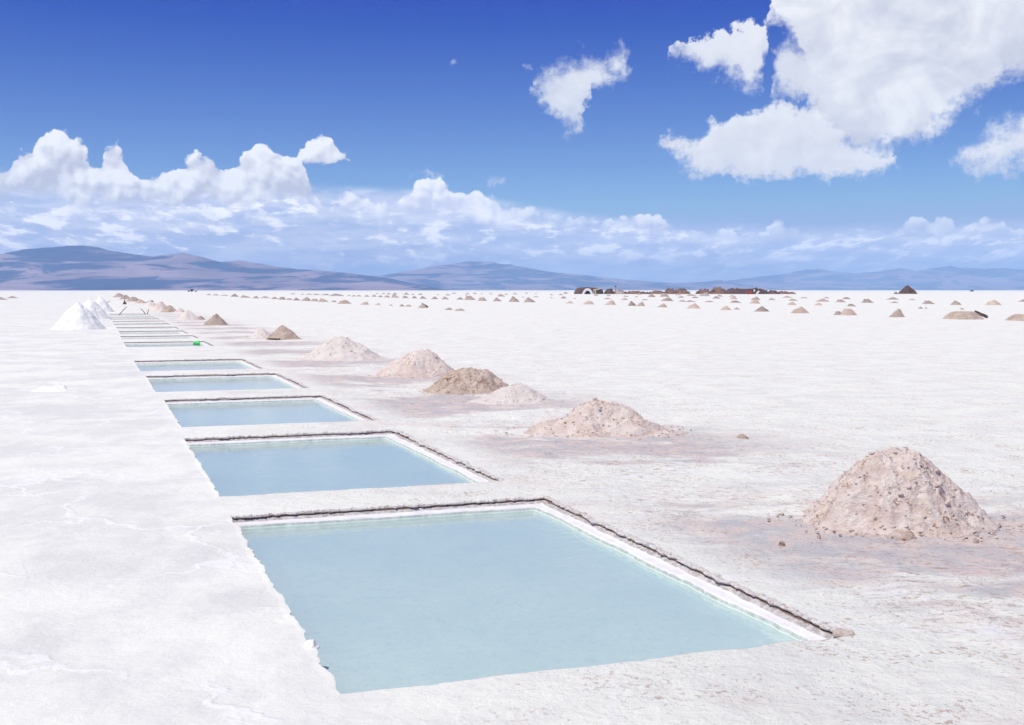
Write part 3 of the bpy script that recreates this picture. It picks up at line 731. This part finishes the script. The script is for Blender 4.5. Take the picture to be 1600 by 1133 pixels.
def nth(i, n):
    def o(j): return (ORD[j] if j < 20 else ['twenty first', 'twenty second', 'twenty third', 'twenty fourth', 'twenty fifth', 'twenty sixth', 'twenty seventh', 'twenty eighth', 'twenty ninth', 'thirtieth', 'thirty first', 'thirty second', 'thirty third', 'thirty fourth'][j - 20])
    if i == 0: return 'leftmost'
    if i == n - 1: return 'rightmost'
    return o(i) + ' from the left' if i < n / 2 else o(n - 1 - i) + ' from the right'
own = {(653, 668.5): 'peaked tan heap with a black slab on its right side, left of centre',        (1387, 1413): 'steep sided tan block of a heap under the dark rocky cone', (1233, 1265): 'broad domed heap with a small clod at its right foot', (817, 837): 'steep tan peak, last of the second row before the empty stretch left of the hut',
       (1091, 1108): 'rusty brown heap standing against the rubble ridge', (624, 632): 'small heap with a dark top, left half of a touching pair'}
rowname = {'front': 'the nearest row of far heaps', 'second': 'the second row of far heaps', 'third': 'the scattered hindmost far heaps', 'left': 'the left end chain of far heaps'}
for rk, lst in rows.items():
    lst = sorted(lst)
    for i, (x0, x1, yf, yt) in enumerate(lst):
        g = G((x0 + x1) / 2, yf); w = (x1 - x0) * px_size(g.y); R = w * .42
        Yc = g.y + R; X = ((x0 + x1) / 2 - 800) / F * Yc
        d = ray((x0 + x1) / 2, yt); h = max(CH + d.z / d.y * Yc, .12)
        far = yf < 463; key = 'grey' if (far and rn.random() < .5) else ('tan' if yf > 474 and rn.random() < .6 else 'far')
        me = rn.choice(variants[key])
        o = place(me, 'earth_heap', X, Yc, 0, (w / 2 * 1.03, R, h * 1.0))
        size = 'tiny' if w < 1.9 and h < .5 else 'small' if w < 2.6 else 'broad' if w / max(h, .1) > 3.2 else 'tall' if h > 1.0 else 'rounded'
        tint = {'grey': 'grey brown', 'far': 'brown', 'tan': 'tan'}[key]
        lb = own.get((x0, x1)) or f'{size} {tint} heap, {nth(i, len(lst))} in {rowname[rk]}'
        tag(o, lb, 'earth heap', rowname[rk].replace('the ', '', 1))
FG = 'nearest row of far heaps'
H(1474, 1533, 499.3, 487, M_heap_brown, 'long flat topped heap with a propped dark slab at its right end', 501, None, group=FG, nr=30, na=70, rough=.10, flat=.5, power=.8, clods=40)
H(1573, 1642, 502, 491, M_heap_brown, 'wide tan heap cut by the right edge of the view', 502, None, group=FG, nr=30, na=70, rough=.10, flat=.5, power=.8, clods=40)
# slabs and black things lying on heaps
def slab(name, px, py, wpx, hpx, zlift, label, cat, m_, tilt=.3, thick=.3, Y=None, curve=0.):
    g = G(px, py) if Y is None else Vector(((px - 800) / F * Y, Y, 0))
    s = px_size(g.y); w, t = wpx * s, hpx * s
    bm = bmesh.new(); n = 8; rnd = random.Random(int(px)); ringT, ringB = [], []
    top, bot = [], []
    for i in range(n + 1):
        x = -w / 2 + w * i / n; zc = -curve * w * (2 * i / n - 1) ** 2 + tilt * x
        dd = w * thick * (.8 + .4 * rnd.random()) * math.sin(math.pi * (i + .8) / (n + 1.6))
        row = [bm.verts.new((x, -dd, zc - t / 2)), bm.verts.new((x, dd, zc - t / 2 * .6)), bm.verts.new((x, dd, zc + t / 2)), bm.verts.new((x, -dd * .9, zc + t / 2 * (.8 + .3 * rnd.random())))]
        if top:
            for q in range(4): bm.faces.new((top[q], row[q], row[(q + 1) % 4], top[(q + 1) % 4]))
        else: bm.faces.new(row[::-1])
        top = row
    bm.faces.new(top)
    o = link_bm(name, bm, m_); o.location = (g.x, g.y, zlift); return tag(o, label, cat)
def zat(py, Y): d = ray(800, py); return CH + d.z / d.y * Y
slab('stone_slab', 1533, 497, 20, 5.2, zat(492.2, G(1534, 497.5).y), 'dark propped slab leaning off the right end of the long flat heap', 'stone slab', M_slab, tilt=-.42, thick=.25)
slab('stone_slab', 1530, 498.5, 11, 1.8, zat(497.3, G(1530, 498.6).y), 'small dark slab on the ground under the propped one', 'stone slab', M_slab, tilt=-.15)
slab('stone_slab', 664, 480.5, 10, 3.0, zat(477.6, G(664, 480.7).y), 'black slab on the right flank of the peaked tan heap left of centre', 'stone slab', M_slab, tilt=-.5)
slab('stone_slab', 338, 507, 16, 3.0, zat(503.6, G(338, 507.6).y), 'dark slab half buried in the front of the tan heap by the far pools', 'stone slab', M_slab, tilt=-.30)
slab('stone_slab', 428, 531, 20, 1.6, .03, 'thin dark flat stone at the foot of the tan peaked heap', 'stone slab', M_slab, tilt=-.03)
slab('plastic_sheet', 234.5, 479, 10.5, 1.7, zat(469.4, G(234, 477).y), 'curled strip of black sheeting lying on the crest of a cream heap', 'plastic sheet', M_black, tilt=.22, curve=.12, thick=.2)
for (x, y, s) in ((1165, 684, 13), ):
    H(x - s, x + s * .6, y + 1.5, y - 6, M_heap_brown, 'lone brown clod at the right tip of the earth stain', 95, None, name='earth_clod', cat='clod', group='loose clods on the salt', nr=14, na=30, rough=.3, flat=.3)
for i, (x0, x1, y, yt, lb) in enumerate([(1221, 1232, 852, 848, 'small dark clod lying left below the largest heap'), (1281, 1288, 840, 836, 'tiny dark clod nearer the foot of the largest heap'), (1528, 1538, 847, 842.5, 'small dark clod right below the largest heap'),
                               (1396, 1440, 843, 831, 'cracked brown clump at the front foot of the largest heap'), (1310, 1344, 994.5, 986, 'crumbled brown clump at the near right corner of the largest pool')]):
    H(x0, x1, y, yt, M_heap_brown if i < 3 else M_crustb, lb, 97 + i, None, name='earth_clod', cat='clod', group='loose clods on the salt', nr=16, na=36, rough=.5, flat=.6, power=.7, clods=0 if i < 3 else 60)

H(468, 494, 1013, 1000, M_white_salt, 'small white knob of crust on the left rim of the largest pool', 120, None, name='salt_lump', cat='salt lump', group='loose clods on the salt', nr=18, na=40, rough=.4, flat=.4)

# ------------------------------------------------------------------ bucket and sticks by the far pools
def tube(bm, a, b, r0, r1=None, n=8):
    a, b = Vector(a), Vector(b); r1 = r0 if r1 is None else r1; d = (b - a).normalized(); q = Vector((0, 0, 1)).rotation_difference(d); R = []
    for p, r in ((a, r0), (b, r1)): R.append([bm.verts.new(p + q @ Vector((math.cos(i * 6.2832 / n) * r, math.sin(i * 6.2832 / n) * r, 0))) for i in range(n)])
    for i in range(n): bm.faces.new((R[0][i], R[0][(i + 1) % n], R[1][(i + 1) % n], R[1][i]))
    bm.faces.new(R[0][::-1]); bm.faces.new(R[1]); return R
g = G(307.5, 540.6)
buck = empty('bucket', (g.x, g.y, 0), .2); buck.scale = (.8, .75, .68); tag(buck, 'bright green plastic bucket lying on its side at the corner of a far pool', 'bucket')
bm = bmesh.new(); n = 20
prof = [(0, .0), (.085, .0), (.105, .15), (.115, .20), (.122, .20), (.122, .215), (.108, .215), (.100, .19), (.08, .012), (0, .012)]
rings = [[bm.verts.new((z_ - .11, math.cos(i * 6.2832 / n) * max(r, .001), .118 + math.sin(i * 6.2832 / n) * max(r, .001))) for i in range(n)] for r, z_ in prof]
for a, b in zip(rings, rings[1:]):
    for i in range(n): bm.faces.new((a[i], a[(i + 1) % n], b[(i + 1) % n], b[i]))
link_bm('bucket_body', bm, M_green, buck, True)
bm = bmesh.new(); pts = [Vector((.095 + .12 * math.sin(t), -.118 * math.cos(t), .118 - .10 * math.sin(t))) for t in [i * math.pi / 12 for i in range(13)]]
for a, b in zip(pts, pts[1:]): tube(bm, a, b, .006, n=6)
link_bm('handle', bm, M_teal, buck)
bm = bmesh.new(); tube(bm, (-.13, 0, .118), (-.112, 0, .118), .10, .088, 20); link_bm('base_rim', bm, M_teal, buck)
def stick(px0, py0, px1, py1, label, r=.03):
    g = G(px0, py0); Y = g.y; X1 = (px1 - 800) / F * Y; z1 = zat(py1, Y)
    bm = bmesh.new(); a = Vector((0, 0, -.05)); b = Vector((X1 - g.x, .15, z1)); mid = (a + b) / 2 + Vector((.01, 0, .015))
    tube(bm, a, mid, r, r * .9); tube(bm, mid, b, r * .9, r * .7)
    o = link_bm('wooden_stick', bm, M_wood); o.location = (g.x, g.y, 0); return tag(o, label, 'stick', 'leaning sticks at the far pools')
stick(186, 491, 197.5, 479.2, 'long stick leaning right, leftmost at the farthest pool')
stick(228, 490.5, 219.5, 482.5, 'stick leaning left, crossing the upright one at the farthest pool')
stick(230, 490.5, 231.5, 483.6, 'short nearly upright stick at the right of the farthest pool')
stick(164.5, 475, 163.5, 468, 'faint upright stick beside the farthest white salt cone', .04)
stick(165, 475, 172.5, 469.5, 'faint stick slanting right beside the farthest white salt cone', .04)
g = G(194.8, 475.6); Y = g.y
post = empty('marker_post', (g.x, g.y, 0)); tag(post, 'thin marker post standing in a small dark cairn beyond the pools', 'post')
bm = bmesh.new(); tube(bm, (0, 0, 0), (.02, 0, zat(461, Y)), .035, .025); link_bm('pole', bm, M_wood, post)
me = heap_mesh('cairn', .5, .5, zat(468.5, Y) , 7, M_rock, nr=10, na=20, rough=.3, power=.9); c_ = bpy.data.objects.new('cairn', me); COL.objects.link(c_); c_.parent = post

# ------------------------------------------------------------------ distant camp: hut, rubble ridge, rocky cone
YH = G(920, 459.6).y; s = px_size(YH)
def XH(px, Y=YH): return (px - 800) / F * Y
def ZH(py, Y=YH): return zat(py, Y)
def blocks(name, x0, x1, y, zt, m_, parent, seed, depth=5., n=60, zfun=None, bs=.5):
    """heaped dark stone blocks filling a low wall or dome"""
    rnd = random.Random(seed); bm = bmesh.new()
    for _ in range(n):
        x = rnd.uniform(x0, x1); tt = (x - x0) / (x1 - x0); top = zfun(tt) * zt
        z = rnd.uniform(0, 1) * top; yy = y + (rnd.random() - .5) * depth * max(.15, 1 - z / max(zt, .01))
        q = bmesh.ops.create_cube(bm, size=1)
        sx_, sy_, sz_ = bs * rnd.uniform(.6, 1.7), bs * rnd.uniform(.6, 1.5), bs * rnd.uniform(.4, 1.0)
        a = rnd.uniform(-.6, .6); b = rnd.uniform(-.4, .4)
        for v in q['verts']:
            p = Vector((v.co.x * sx_ * rnd.uniform(.8, 1.1), v.co.y * sy_, v.co.z * sz_ * rnd.uniform(.8, 1.1)))
            p = Vector((p.x * math.cos(b) - p.z * math.sin(b), p.y, p.x * math.sin(b) + p.z * math.cos(b)))
            p = Vector((p.x * math.cos(a) - p.y * math.sin(a), p.x * math.sin(a) + p.y * math.cos(a), p.z))
            v.co = p + Vector((x, yy, z))
    return link_bm(name, bm, m_, parent)
hut = empty('stone_hut', (XH(921), YH, 0)); tag(hut, 'dark low stone hut with a white arch over its doorway, on the horizon', 'hut')
hx = XH(899) - XH(921); wx = XH(943) - XH(921); HT = ZH(449.2)
dome = lambda t: min(1, (math.sin(math.pi * min(1, max(0, t * 1.02))) ** .28))
core = heap_mesh('wall', (wx - hx) * 1.02, 7, HT * .93, 31, M_rock, nr=24, na=60, rough=.12, flat=.74, power=.55)
c_ = bpy.data.objects.new('wall', core); COL.objects.link(c_); c_.parent = hut; c_.location = ((hx + wx) / 2, 2.6, 0)
blocks('roof_stones', hx + .5, wx - .4, 2.2, HT, M_rock, hut, 4, 5, 120, dome, .55)
def arch(x0, x1, xm, zt, th, y, name, m_, parent):
    bm = bmesh.new(); pts = []; n = 14
    for i in range(n + 1):
        t = i / n; x = x0 + (x1 - x0) * t; z = zt * (1 - abs((x - xm) / max(xm - x0 if x < xm else x1 - xm, .01)) ** 2.0) ** .7
        pts.append((x, z))
    for (xa, za), (xb, zb) in zip(pts, pts[1:]):
        q = []
        for (x, z) in ((xa, za), (xb, zb)):
            xi = xm + (x - xm) * (1 - th); zi = z * (1 - th * 1.05)
            q.append([bm.verts.new((x, y - .5, z)), bm.verts.new((x, y + .6, z)), bm.verts.new((xi, y + .6, zi)), bm.verts.new((xi, y - .5, zi))])
        for k_ in range(4): bm.faces.new((q[0][k_], q[1][k_], q[1][(k_ + 1) % 4], q[0][(k_ + 1) % 4]))
    return link_bm(name, bm, m_, parent)
arch(XH(909) - XH(921), XH(926) - XH(921), XH(917.5) - XH(921), ZH(450.3), .42, -1.4, 'arch', M_lime, hut)
bm = bmesh.new(); tube(bm, (XH(910.5) - XH(921), -1.1, 1.0), (XH(910.5) - XH(921), -.9, 1.0), .01)
bm.free()
bm = bmesh.new(); q = [bm.verts.new(p) for p in ((XH(911) - XH(921), -1.15, 0), (XH(924.5) - XH(921), -1.15, 0), (XH(921.5) - XH(921), -1.15, 1.5), (XH(914) - XH(921), -1.15, 1.5))]
bm.faces.new(q); ex = bmesh.ops.extrude_face_region(bm, geom=bm.faces[:]); bmesh.ops.translate(bm, verts=[v for v in ex['geom'] if isinstance(v, bmesh.types.BMVert)], vec=(0, .8, 0))
link_bm('doorway', bm, M_dark, hut)
bm = bmesh.new(); tube(bm, (XH(927.5) - XH(921), -1.6, ZH(453.2)), (XH(939) - XH(921), -1.3, ZH(450.6)), .28, .22); link_bm('timber_beam', bm, M_cream, hut)
bm = bmesh.new(); tube(bm, (XH(927) - XH(921), -1.7, 0), (XH(927) - XH(921), -1.7, ZH(451.5)), .14, .14); tube(bm, (XH(930) - XH(921), -1.7, 0), (XH(929) - XH(921), -1.7, ZH(452.5)), .3, .2); link_bm('door_post', bm, M_cream, hut)
# second hut with a white door
hut2 = empty('stone_hut', (XH(1168), YH, 0)); tag(hut2, 'dark ruined hut with a small white door at the right of the rubble ridge', 'hut')
ox = XH(1168)
core = heap_mesh('wall', XH(1206) - XH(1138), 5, ZH(451.8), 37, M_rock, nr=24, na=60, rough=.2, flat=.72, power=.6)
c_ = bpy.data.objects.new('wall', core); COL.objects.link(c_); c_.parent = hut2; c_.location = (0, 2.2, 0)
blocks('roof_stones', XH(1148) - ox, XH(1200) - ox, 2, ZH(450.6), M_rock, hut2, 9, 4, 150, lambda t: .85 + .15 * math.sin(t * 19), .5)
bm = bmesh.new(); x0, x1 = XH(1175.6) - ox, XH(1178.6) - ox
def box(bm, x0, x1, y0, y1, z0, z1):
    q = bmesh.ops.create_cube(bm, size=1)
    for v in q['verts']: v.co = Vector(((x0 + x1) / 2 + v.co.x * (x1 - x0), (y0 + y1) / 2 + v.co.y * (y1 - y0), (z0 + z1) / 2 + v.co.z * (z1 - z0)))
box(bm, x0, x1, -1.0, -.85, ZH(455.7), ZH(451.9)); link_bm('door', bm, M_lime, hut2)
bm = bmesh.new(); box(bm, x0 - .25, x0, -1.1, -.8, 0, ZH(451.3)); box(bm, x1, x1 + .25, -1.1, -.8, 0, ZH(451.3)); box(bm, x0 - .25, x1 + .25, -1.12, -.82, ZH(451.3), ZH(451.3) + .25)
link_bm('door_frame', bm, M_dark, hut2)
bm = bmesh.new(); tube(bm, (XH(1180.5) - ox, -1.4, 0), (XH(1184.5) - ox, -1.2, ZH(454.6)), .5, .25); link_bm('white_prop', bm, M_lime, hut2)
bm = bmesh.new(); tube(bm, (XH(1181.5) - ox, .5, 0), (XH(1181.5) - ox, .5, ZH(448.9)), .3, .25); link_bm('chimney', bm, M_rock, hut2)

def car(px, Yc, label, body_m, L=4.2, W=1.7, Hh=1.5, name='parked_car', rz=0., long_=False, group=None, cat='car'):
    root = empty(name, (XH(px, Yc), Yc, 0), rz); tag(root, label, cat, group)
    bm = bmesh.new()
    side = [(-L / 2, .35), (-L / 2, .85), (-L * .42, .95), (-L * .22, .98), (-L * .12, Hh), (L * .30, Hh), (L * .40, .98), (L / 2, .90), (L / 2, .35)]
    a = [bm.verts.new((x, -W / 2, z)) for x, z in side]; b = [bm.verts.new((x, W / 2, z)) for x, z in side]; n = len(side)
    bm.faces.new(a); bm.faces.new(b[::-1])
    for i in range(n): bm.faces.new((a[i], b[i], b[(i + 1) % n], a[(i + 1) % n]))
    bmesh.ops.recalc_face_normals(bm, faces=bm.faces); bmesh.ops.bevel(bm, geom=bm.edges[:], offset=.05, segments=2, affect='EDGES')
    link_bm('body', bm, body_m, root)
    bm = bmesh.new()
    for sg in (-1, 1):
        yv = sg * (W / 2 + .004)
        for p in (((-L * .19, 1.0), (-L * .11, Hh - .08), (L * .07, Hh - .08), (L * .07, 1.0)), ((L * .10, 1.0), (L * .10, Hh - .08), (L * .28, Hh - .08), (L * .36, 1.0))):
            bm.faces.new([bm.verts.new((x, yv, z)) for x, z in p])
    link_bm('window', bm, M_glass, root)
    for x in (-L * .31, L * .31):
        for sg in (-1, 1):
            bm = bmesh.new(); tube(bm, (x, sg * (W / 2 - .12), .34), (x, sg * (W / 2 + .02), .34), .34, .34, 16); link_bm('wheel', bm, M_tyre, root)
    return root
car(1171.5, YH - 14, 'small red car parked in front of the ruined hut', M_red, L=2.9 * .9, W=1.5, Hh=1.15)
# the rubble ridge: separate heaps of dark reddish stones
rub = [(1132, 1152, 450.5, 'dark blocky rubble heap adjoining the ruined hut on its left'), (1108, 1136, 448.8, 'tall peaked rubble heap with a jutting stone, middle of the ridge'), (1086, 1112, 451.5, 'reddish rubble heap left of the tall peaked one'),
       (1050, 1078, 450.8, 'rounded rubble heap with ragged top, left part of the ridge'), (1036, 1056, 450.3, 'narrow rubble heap with an upright stone in the ridge'), (1008, 1042, 454.4, 'low line of rubble between the small ridge peaks'), (972, 1012, 454.9, 'lowest flat stretch of rubble right of the white arched hut'),
       (1196, 1216, 453.5, 'rubble heap touching the ruined hut on its right'), (1212, 1232, 454.9, 'low tapering rubble heap near the right end of the ridge'), (1229, 1242, 456.3, 'last small rubble heap at the right tip of the ridge'),
       (944, 960, 451.2, 'dark stones piled just right of the white arched hut'), (956, 978, 452.6, 'pale grey rubble heap between the hut and the ridge')]
for i, (x0, x1, yt, lb) in enumerate(rub):
    Yr = YH + 3 + (i % 3); w = (x1 - x0) * px_size(Yr); h = zat(yt, Yr)
    root = empty('rubble_heap', (XH((x0 + x1) / 2, Yr), Yr, 0)); tag(root, lb, 'rubble heap', 'rubble ridge on the horizon')
    mm = M_heap_grey if i == 11 else M_rock if i in (0, 7, 10) else M_rubble
    me = heap_mesh('mound', w * 1.1, 5, h * .9, 300 + i, mm, nr=18, na=44, rough=.35, flat=.3, power=.8, noise_scale=6)
    c_ = bpy.data.objects.new('mound', me); COL.objects.link(c_); c_.parent = root
    blocks('stones', -w / 2, w / 2, -.6, h, M_rock if i != 11 else M_rubble, root, 50 + i, 3.5, int(w * 5), lambda t: .35 + .65 * math.sin(math.pi * min(1, max(0, t))) ** .8, .38)
# slim post with a dark knob, upright stone
g0 = YH + 1
post = empty('marker_post', (XH(961.6, g0), g0, 0)); tag(post, 'slim post with a dark knob rising from the pale grey rubble', 'post')
bm = bmesh.new(); tube(bm, (0, 0, 0), (0, 0, ZH(448.4)), .10, .08); link_bm('pole', bm, M_wood, post)
bm = bmesh.new(); bmesh.ops.create_icosphere(bm, subdivisions=2, radius=.33); bmesh.ops.translate(bm, verts=bm.verts, vec=(0, 0, ZH(447.6))); link_bm('knob', bm, M_dark, post)
# dark rocky cone on the right with a barrel
Yc = G(1415, 459.2).y
H(1400, 1434, 459.3, 446.6, M_rock, 'dark brown rocky cone standing alone on the horizon at right', 401, 6, name='rock_cone', cat='rock cone', group='x', nr=40, na=70, rough=.30, flat=.05, power=1.5, clods=300, noise_scale=6)[0].pop('group', None) if False else None
rc = H(1401, 1433, 459.3, 446.6, M_rubble, 'dark brown rocky cone standing alone on the horizon at right', 401, 6, name='rock_cone', cat='rock cone', nr=40, na=70, rough=.30, flat=.10, power=1.15, clods=300, noise_scale=6)[0]; del rc['group']
rc.data.materials[0] = M_rock
for i, (x0, x1, yt, lb) in enumerate([(1394, 1404, 457.6, 'low dark rocks strung left of the rocky cone'), (1424, 1433, 455.9, 'small dark peak at the right foot of the rocky cone')]):
    r_ = H(x0, x1, 459.4, yt, M_rock, lb, 410 + i, 3, name='rock_heap', cat='rocks', group='rocks round the rocky cone', nr=14, na=30, rough=.4, flat=.2)
Yb = Yc - 2; bar = empty('barrel', (XH(1398.5, Yb), Yb, 0)); tag(bar, 'white drum with dark sides left of the rocky cone', 'barrel')
bm = bmesh.new(); tube(bm, (0, 0, 0), (0, 0, .9), .34, .34, 16); link_bm('drum', bm, M_lime, bar)
bm = bmesh.new()
for a_ in (.0, .86): tube(bm, (0, 0, a_), (0, 0, a_ + .06), .37, .37, 16)
for sg in (-1, 1): tube(bm, (sg * .42, -.05, 0), (sg * .42, -.05, .85), .12, .12, 8)
link_bm('dark_bands', bm, M_dark, bar)
# vehicles at the horizon
Yt = 1150.
def truck(px, Yt, label, sc=1.):
    root = empty('lorry', (XH(px, Yt), Yt, 0), 0); tag(root, label, 'lorry'); root.scale = (sc, sc, sc)
    bm = bmesh.new(); box(bm, 1.2, 4.4, -1.2, 1.2, .9, 2.7); bmesh.ops.bevel(bm, geom=bm.edges[:], offset=.25, segments=3, affect='EDGES'); link_bm('cab', bm, M_steel, root)
    bm = bmesh.new(); box(bm, -4.4, 1.1, -1.2, 1.2, .9, 1.25); box(bm, -1.6, 1.0, -1.1, 1.1, 1.25, 2.5); link_bm('cargo_bed', bm, M_dark, root)
    bm = bmesh.new(); box(bm, 1.6, 2.8, -1.23, -1.2, 1.8, 2.4); box(bm, 1.6, 2.8, 1.2, 1.23, 1.8, 2.4); link_bm('window', bm, M_glass, root)
    for x in (-3.6, -.6, 3.4):
        for sg in (-1, 1):
            bm = bmesh.new(); tube(bm, (x, sg * .9, .55), (x, sg * 1.22, .55), .55, .55, 18); link_bm('wheel', bm, M_tyre, root)
truck(301.5, Yt, 'tiny lorry with white cab standing on the horizon at left')
car(1517, 1300., 'tiny dark car on the horizon near the right edge', M_dark, rz=.3)

# ------------------------------------------------------------------ mountains
def make_mtn(name, c1, c2, c_shadow):
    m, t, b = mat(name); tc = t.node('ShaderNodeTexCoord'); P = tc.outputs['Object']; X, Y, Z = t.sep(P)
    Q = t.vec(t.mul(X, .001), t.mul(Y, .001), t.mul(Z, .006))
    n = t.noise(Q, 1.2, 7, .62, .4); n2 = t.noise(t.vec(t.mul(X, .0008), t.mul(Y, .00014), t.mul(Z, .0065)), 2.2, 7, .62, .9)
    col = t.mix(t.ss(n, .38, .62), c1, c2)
    col = t.mix(t.mul(t.ss(n2, .45, .55), .92), col, c_shadow)  # dark blue noise patches: cloud shadows painted into the slope colour
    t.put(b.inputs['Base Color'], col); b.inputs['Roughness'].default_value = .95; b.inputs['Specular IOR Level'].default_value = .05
    return m
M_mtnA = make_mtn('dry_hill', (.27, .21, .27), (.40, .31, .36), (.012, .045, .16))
def ridge(name, sky_pts, D0, D1, mt, seed, reach=(0, 1600), crest=.55, na=420, nd=60, foot=.0):
    az = [AE(x, y) for x, y in sky_pts]; A = np.array([a for a, e in az]); Ee = np.array([e for a, e in az])
    al = np.linspace(A[0], A[-1], na); Dc = D0 + (D1 - D0) * crest
    verts = []; faces = []
    for j in range(nd):
        t = j / (nd - 1); D = D0 + (D1 - D0) * t
        for a in al:
            e = max(0, float(np.interp(a, A, Ee))); hC = e * Dc + CH * 0
            x = math.sin(a) * D; y = math.cos(a) * D
            if t < crest: s = t / crest; p = .06 * s + .94 * (s ** 1.9)
            else: s = (1 - t) / (1 - crest); p = s ** .9
            q = (x / 1400, y / 1400)
            rg = 1 - abs(mn.noise((q[0] * 1.3, q[1] * 1.3, seed))) * 2; rg2 = 1 - abs(mn.noise((q[0] * 3.1, q[1] * 3.1, seed + 4.))) * 2; rg3 = 1 - abs(mn.noise((q[0] * 7.7, q[1] * 7.7, seed + 8.))) * 2
            k = 4 * p * (1 - p)
            z = hC * p * (1.01 - min(1., k * 1.2 + .04) * (.26 * (1 - rg) + .17 * (1 - rg2) + .10 * (1 - rg3)))
            z += hC * .035 * p * (fbm(q[0] * 6, q[1] * 6, seed, 3))
            z = max(z, -2 + t * .01) - (4 if j == 0 or j == nd - 1 else 0)
            # perspective of the crest must hold its outline
            verts.append((x, y, z))
    for j in range(nd - 1):
        for i in range(na - 1):
            k = j * na + i; faces.append((k, k + 1, k + na + 1, k + na))
    o = link_mesh(name, verts, faces, mt); tag(o, kind='structure'); return o
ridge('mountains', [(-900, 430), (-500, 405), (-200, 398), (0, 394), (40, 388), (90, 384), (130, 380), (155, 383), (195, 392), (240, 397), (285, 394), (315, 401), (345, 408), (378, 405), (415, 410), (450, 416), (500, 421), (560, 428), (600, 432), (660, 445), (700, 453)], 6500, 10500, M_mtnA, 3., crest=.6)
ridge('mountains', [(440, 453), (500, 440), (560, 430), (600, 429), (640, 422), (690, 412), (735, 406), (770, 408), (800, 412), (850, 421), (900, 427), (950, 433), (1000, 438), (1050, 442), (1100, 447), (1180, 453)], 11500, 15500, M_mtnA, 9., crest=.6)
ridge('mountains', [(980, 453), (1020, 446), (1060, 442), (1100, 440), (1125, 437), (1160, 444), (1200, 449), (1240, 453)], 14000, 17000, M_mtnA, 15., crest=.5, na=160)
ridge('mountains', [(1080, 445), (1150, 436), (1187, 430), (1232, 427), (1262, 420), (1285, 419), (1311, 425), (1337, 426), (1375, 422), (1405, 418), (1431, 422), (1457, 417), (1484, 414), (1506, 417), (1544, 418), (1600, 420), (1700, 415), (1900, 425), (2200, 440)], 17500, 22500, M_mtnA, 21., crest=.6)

# ------------------------------------------------------------------ haze
def haze():
    zt = 470.
    bm = bmesh.new(); box(bm, -25000, 25000, -1900, 24500, -6, zt)
    m = bpy.data.materials.new('haze'); m.use_nodes = True; t = NT(m.node_tree); t.n.clear()
    pv = t.node('ShaderNodeVolumePrincipled'); pv.inputs['Color'].default_value = (.42, .66, 1.0, 1); pv.inputs['Density'].default_value = HAZE
    o = t.node('ShaderNodeOutputMaterial'); t.l.new(pv.outputs[0], o.inputs['Volume'])
    h = link_bm('haze', bm, m); tag(h, kind='stuff', cat='haze', label='thin blue haze over the salt flat and far mountains')
HAZE = 7.5e-5
haze()
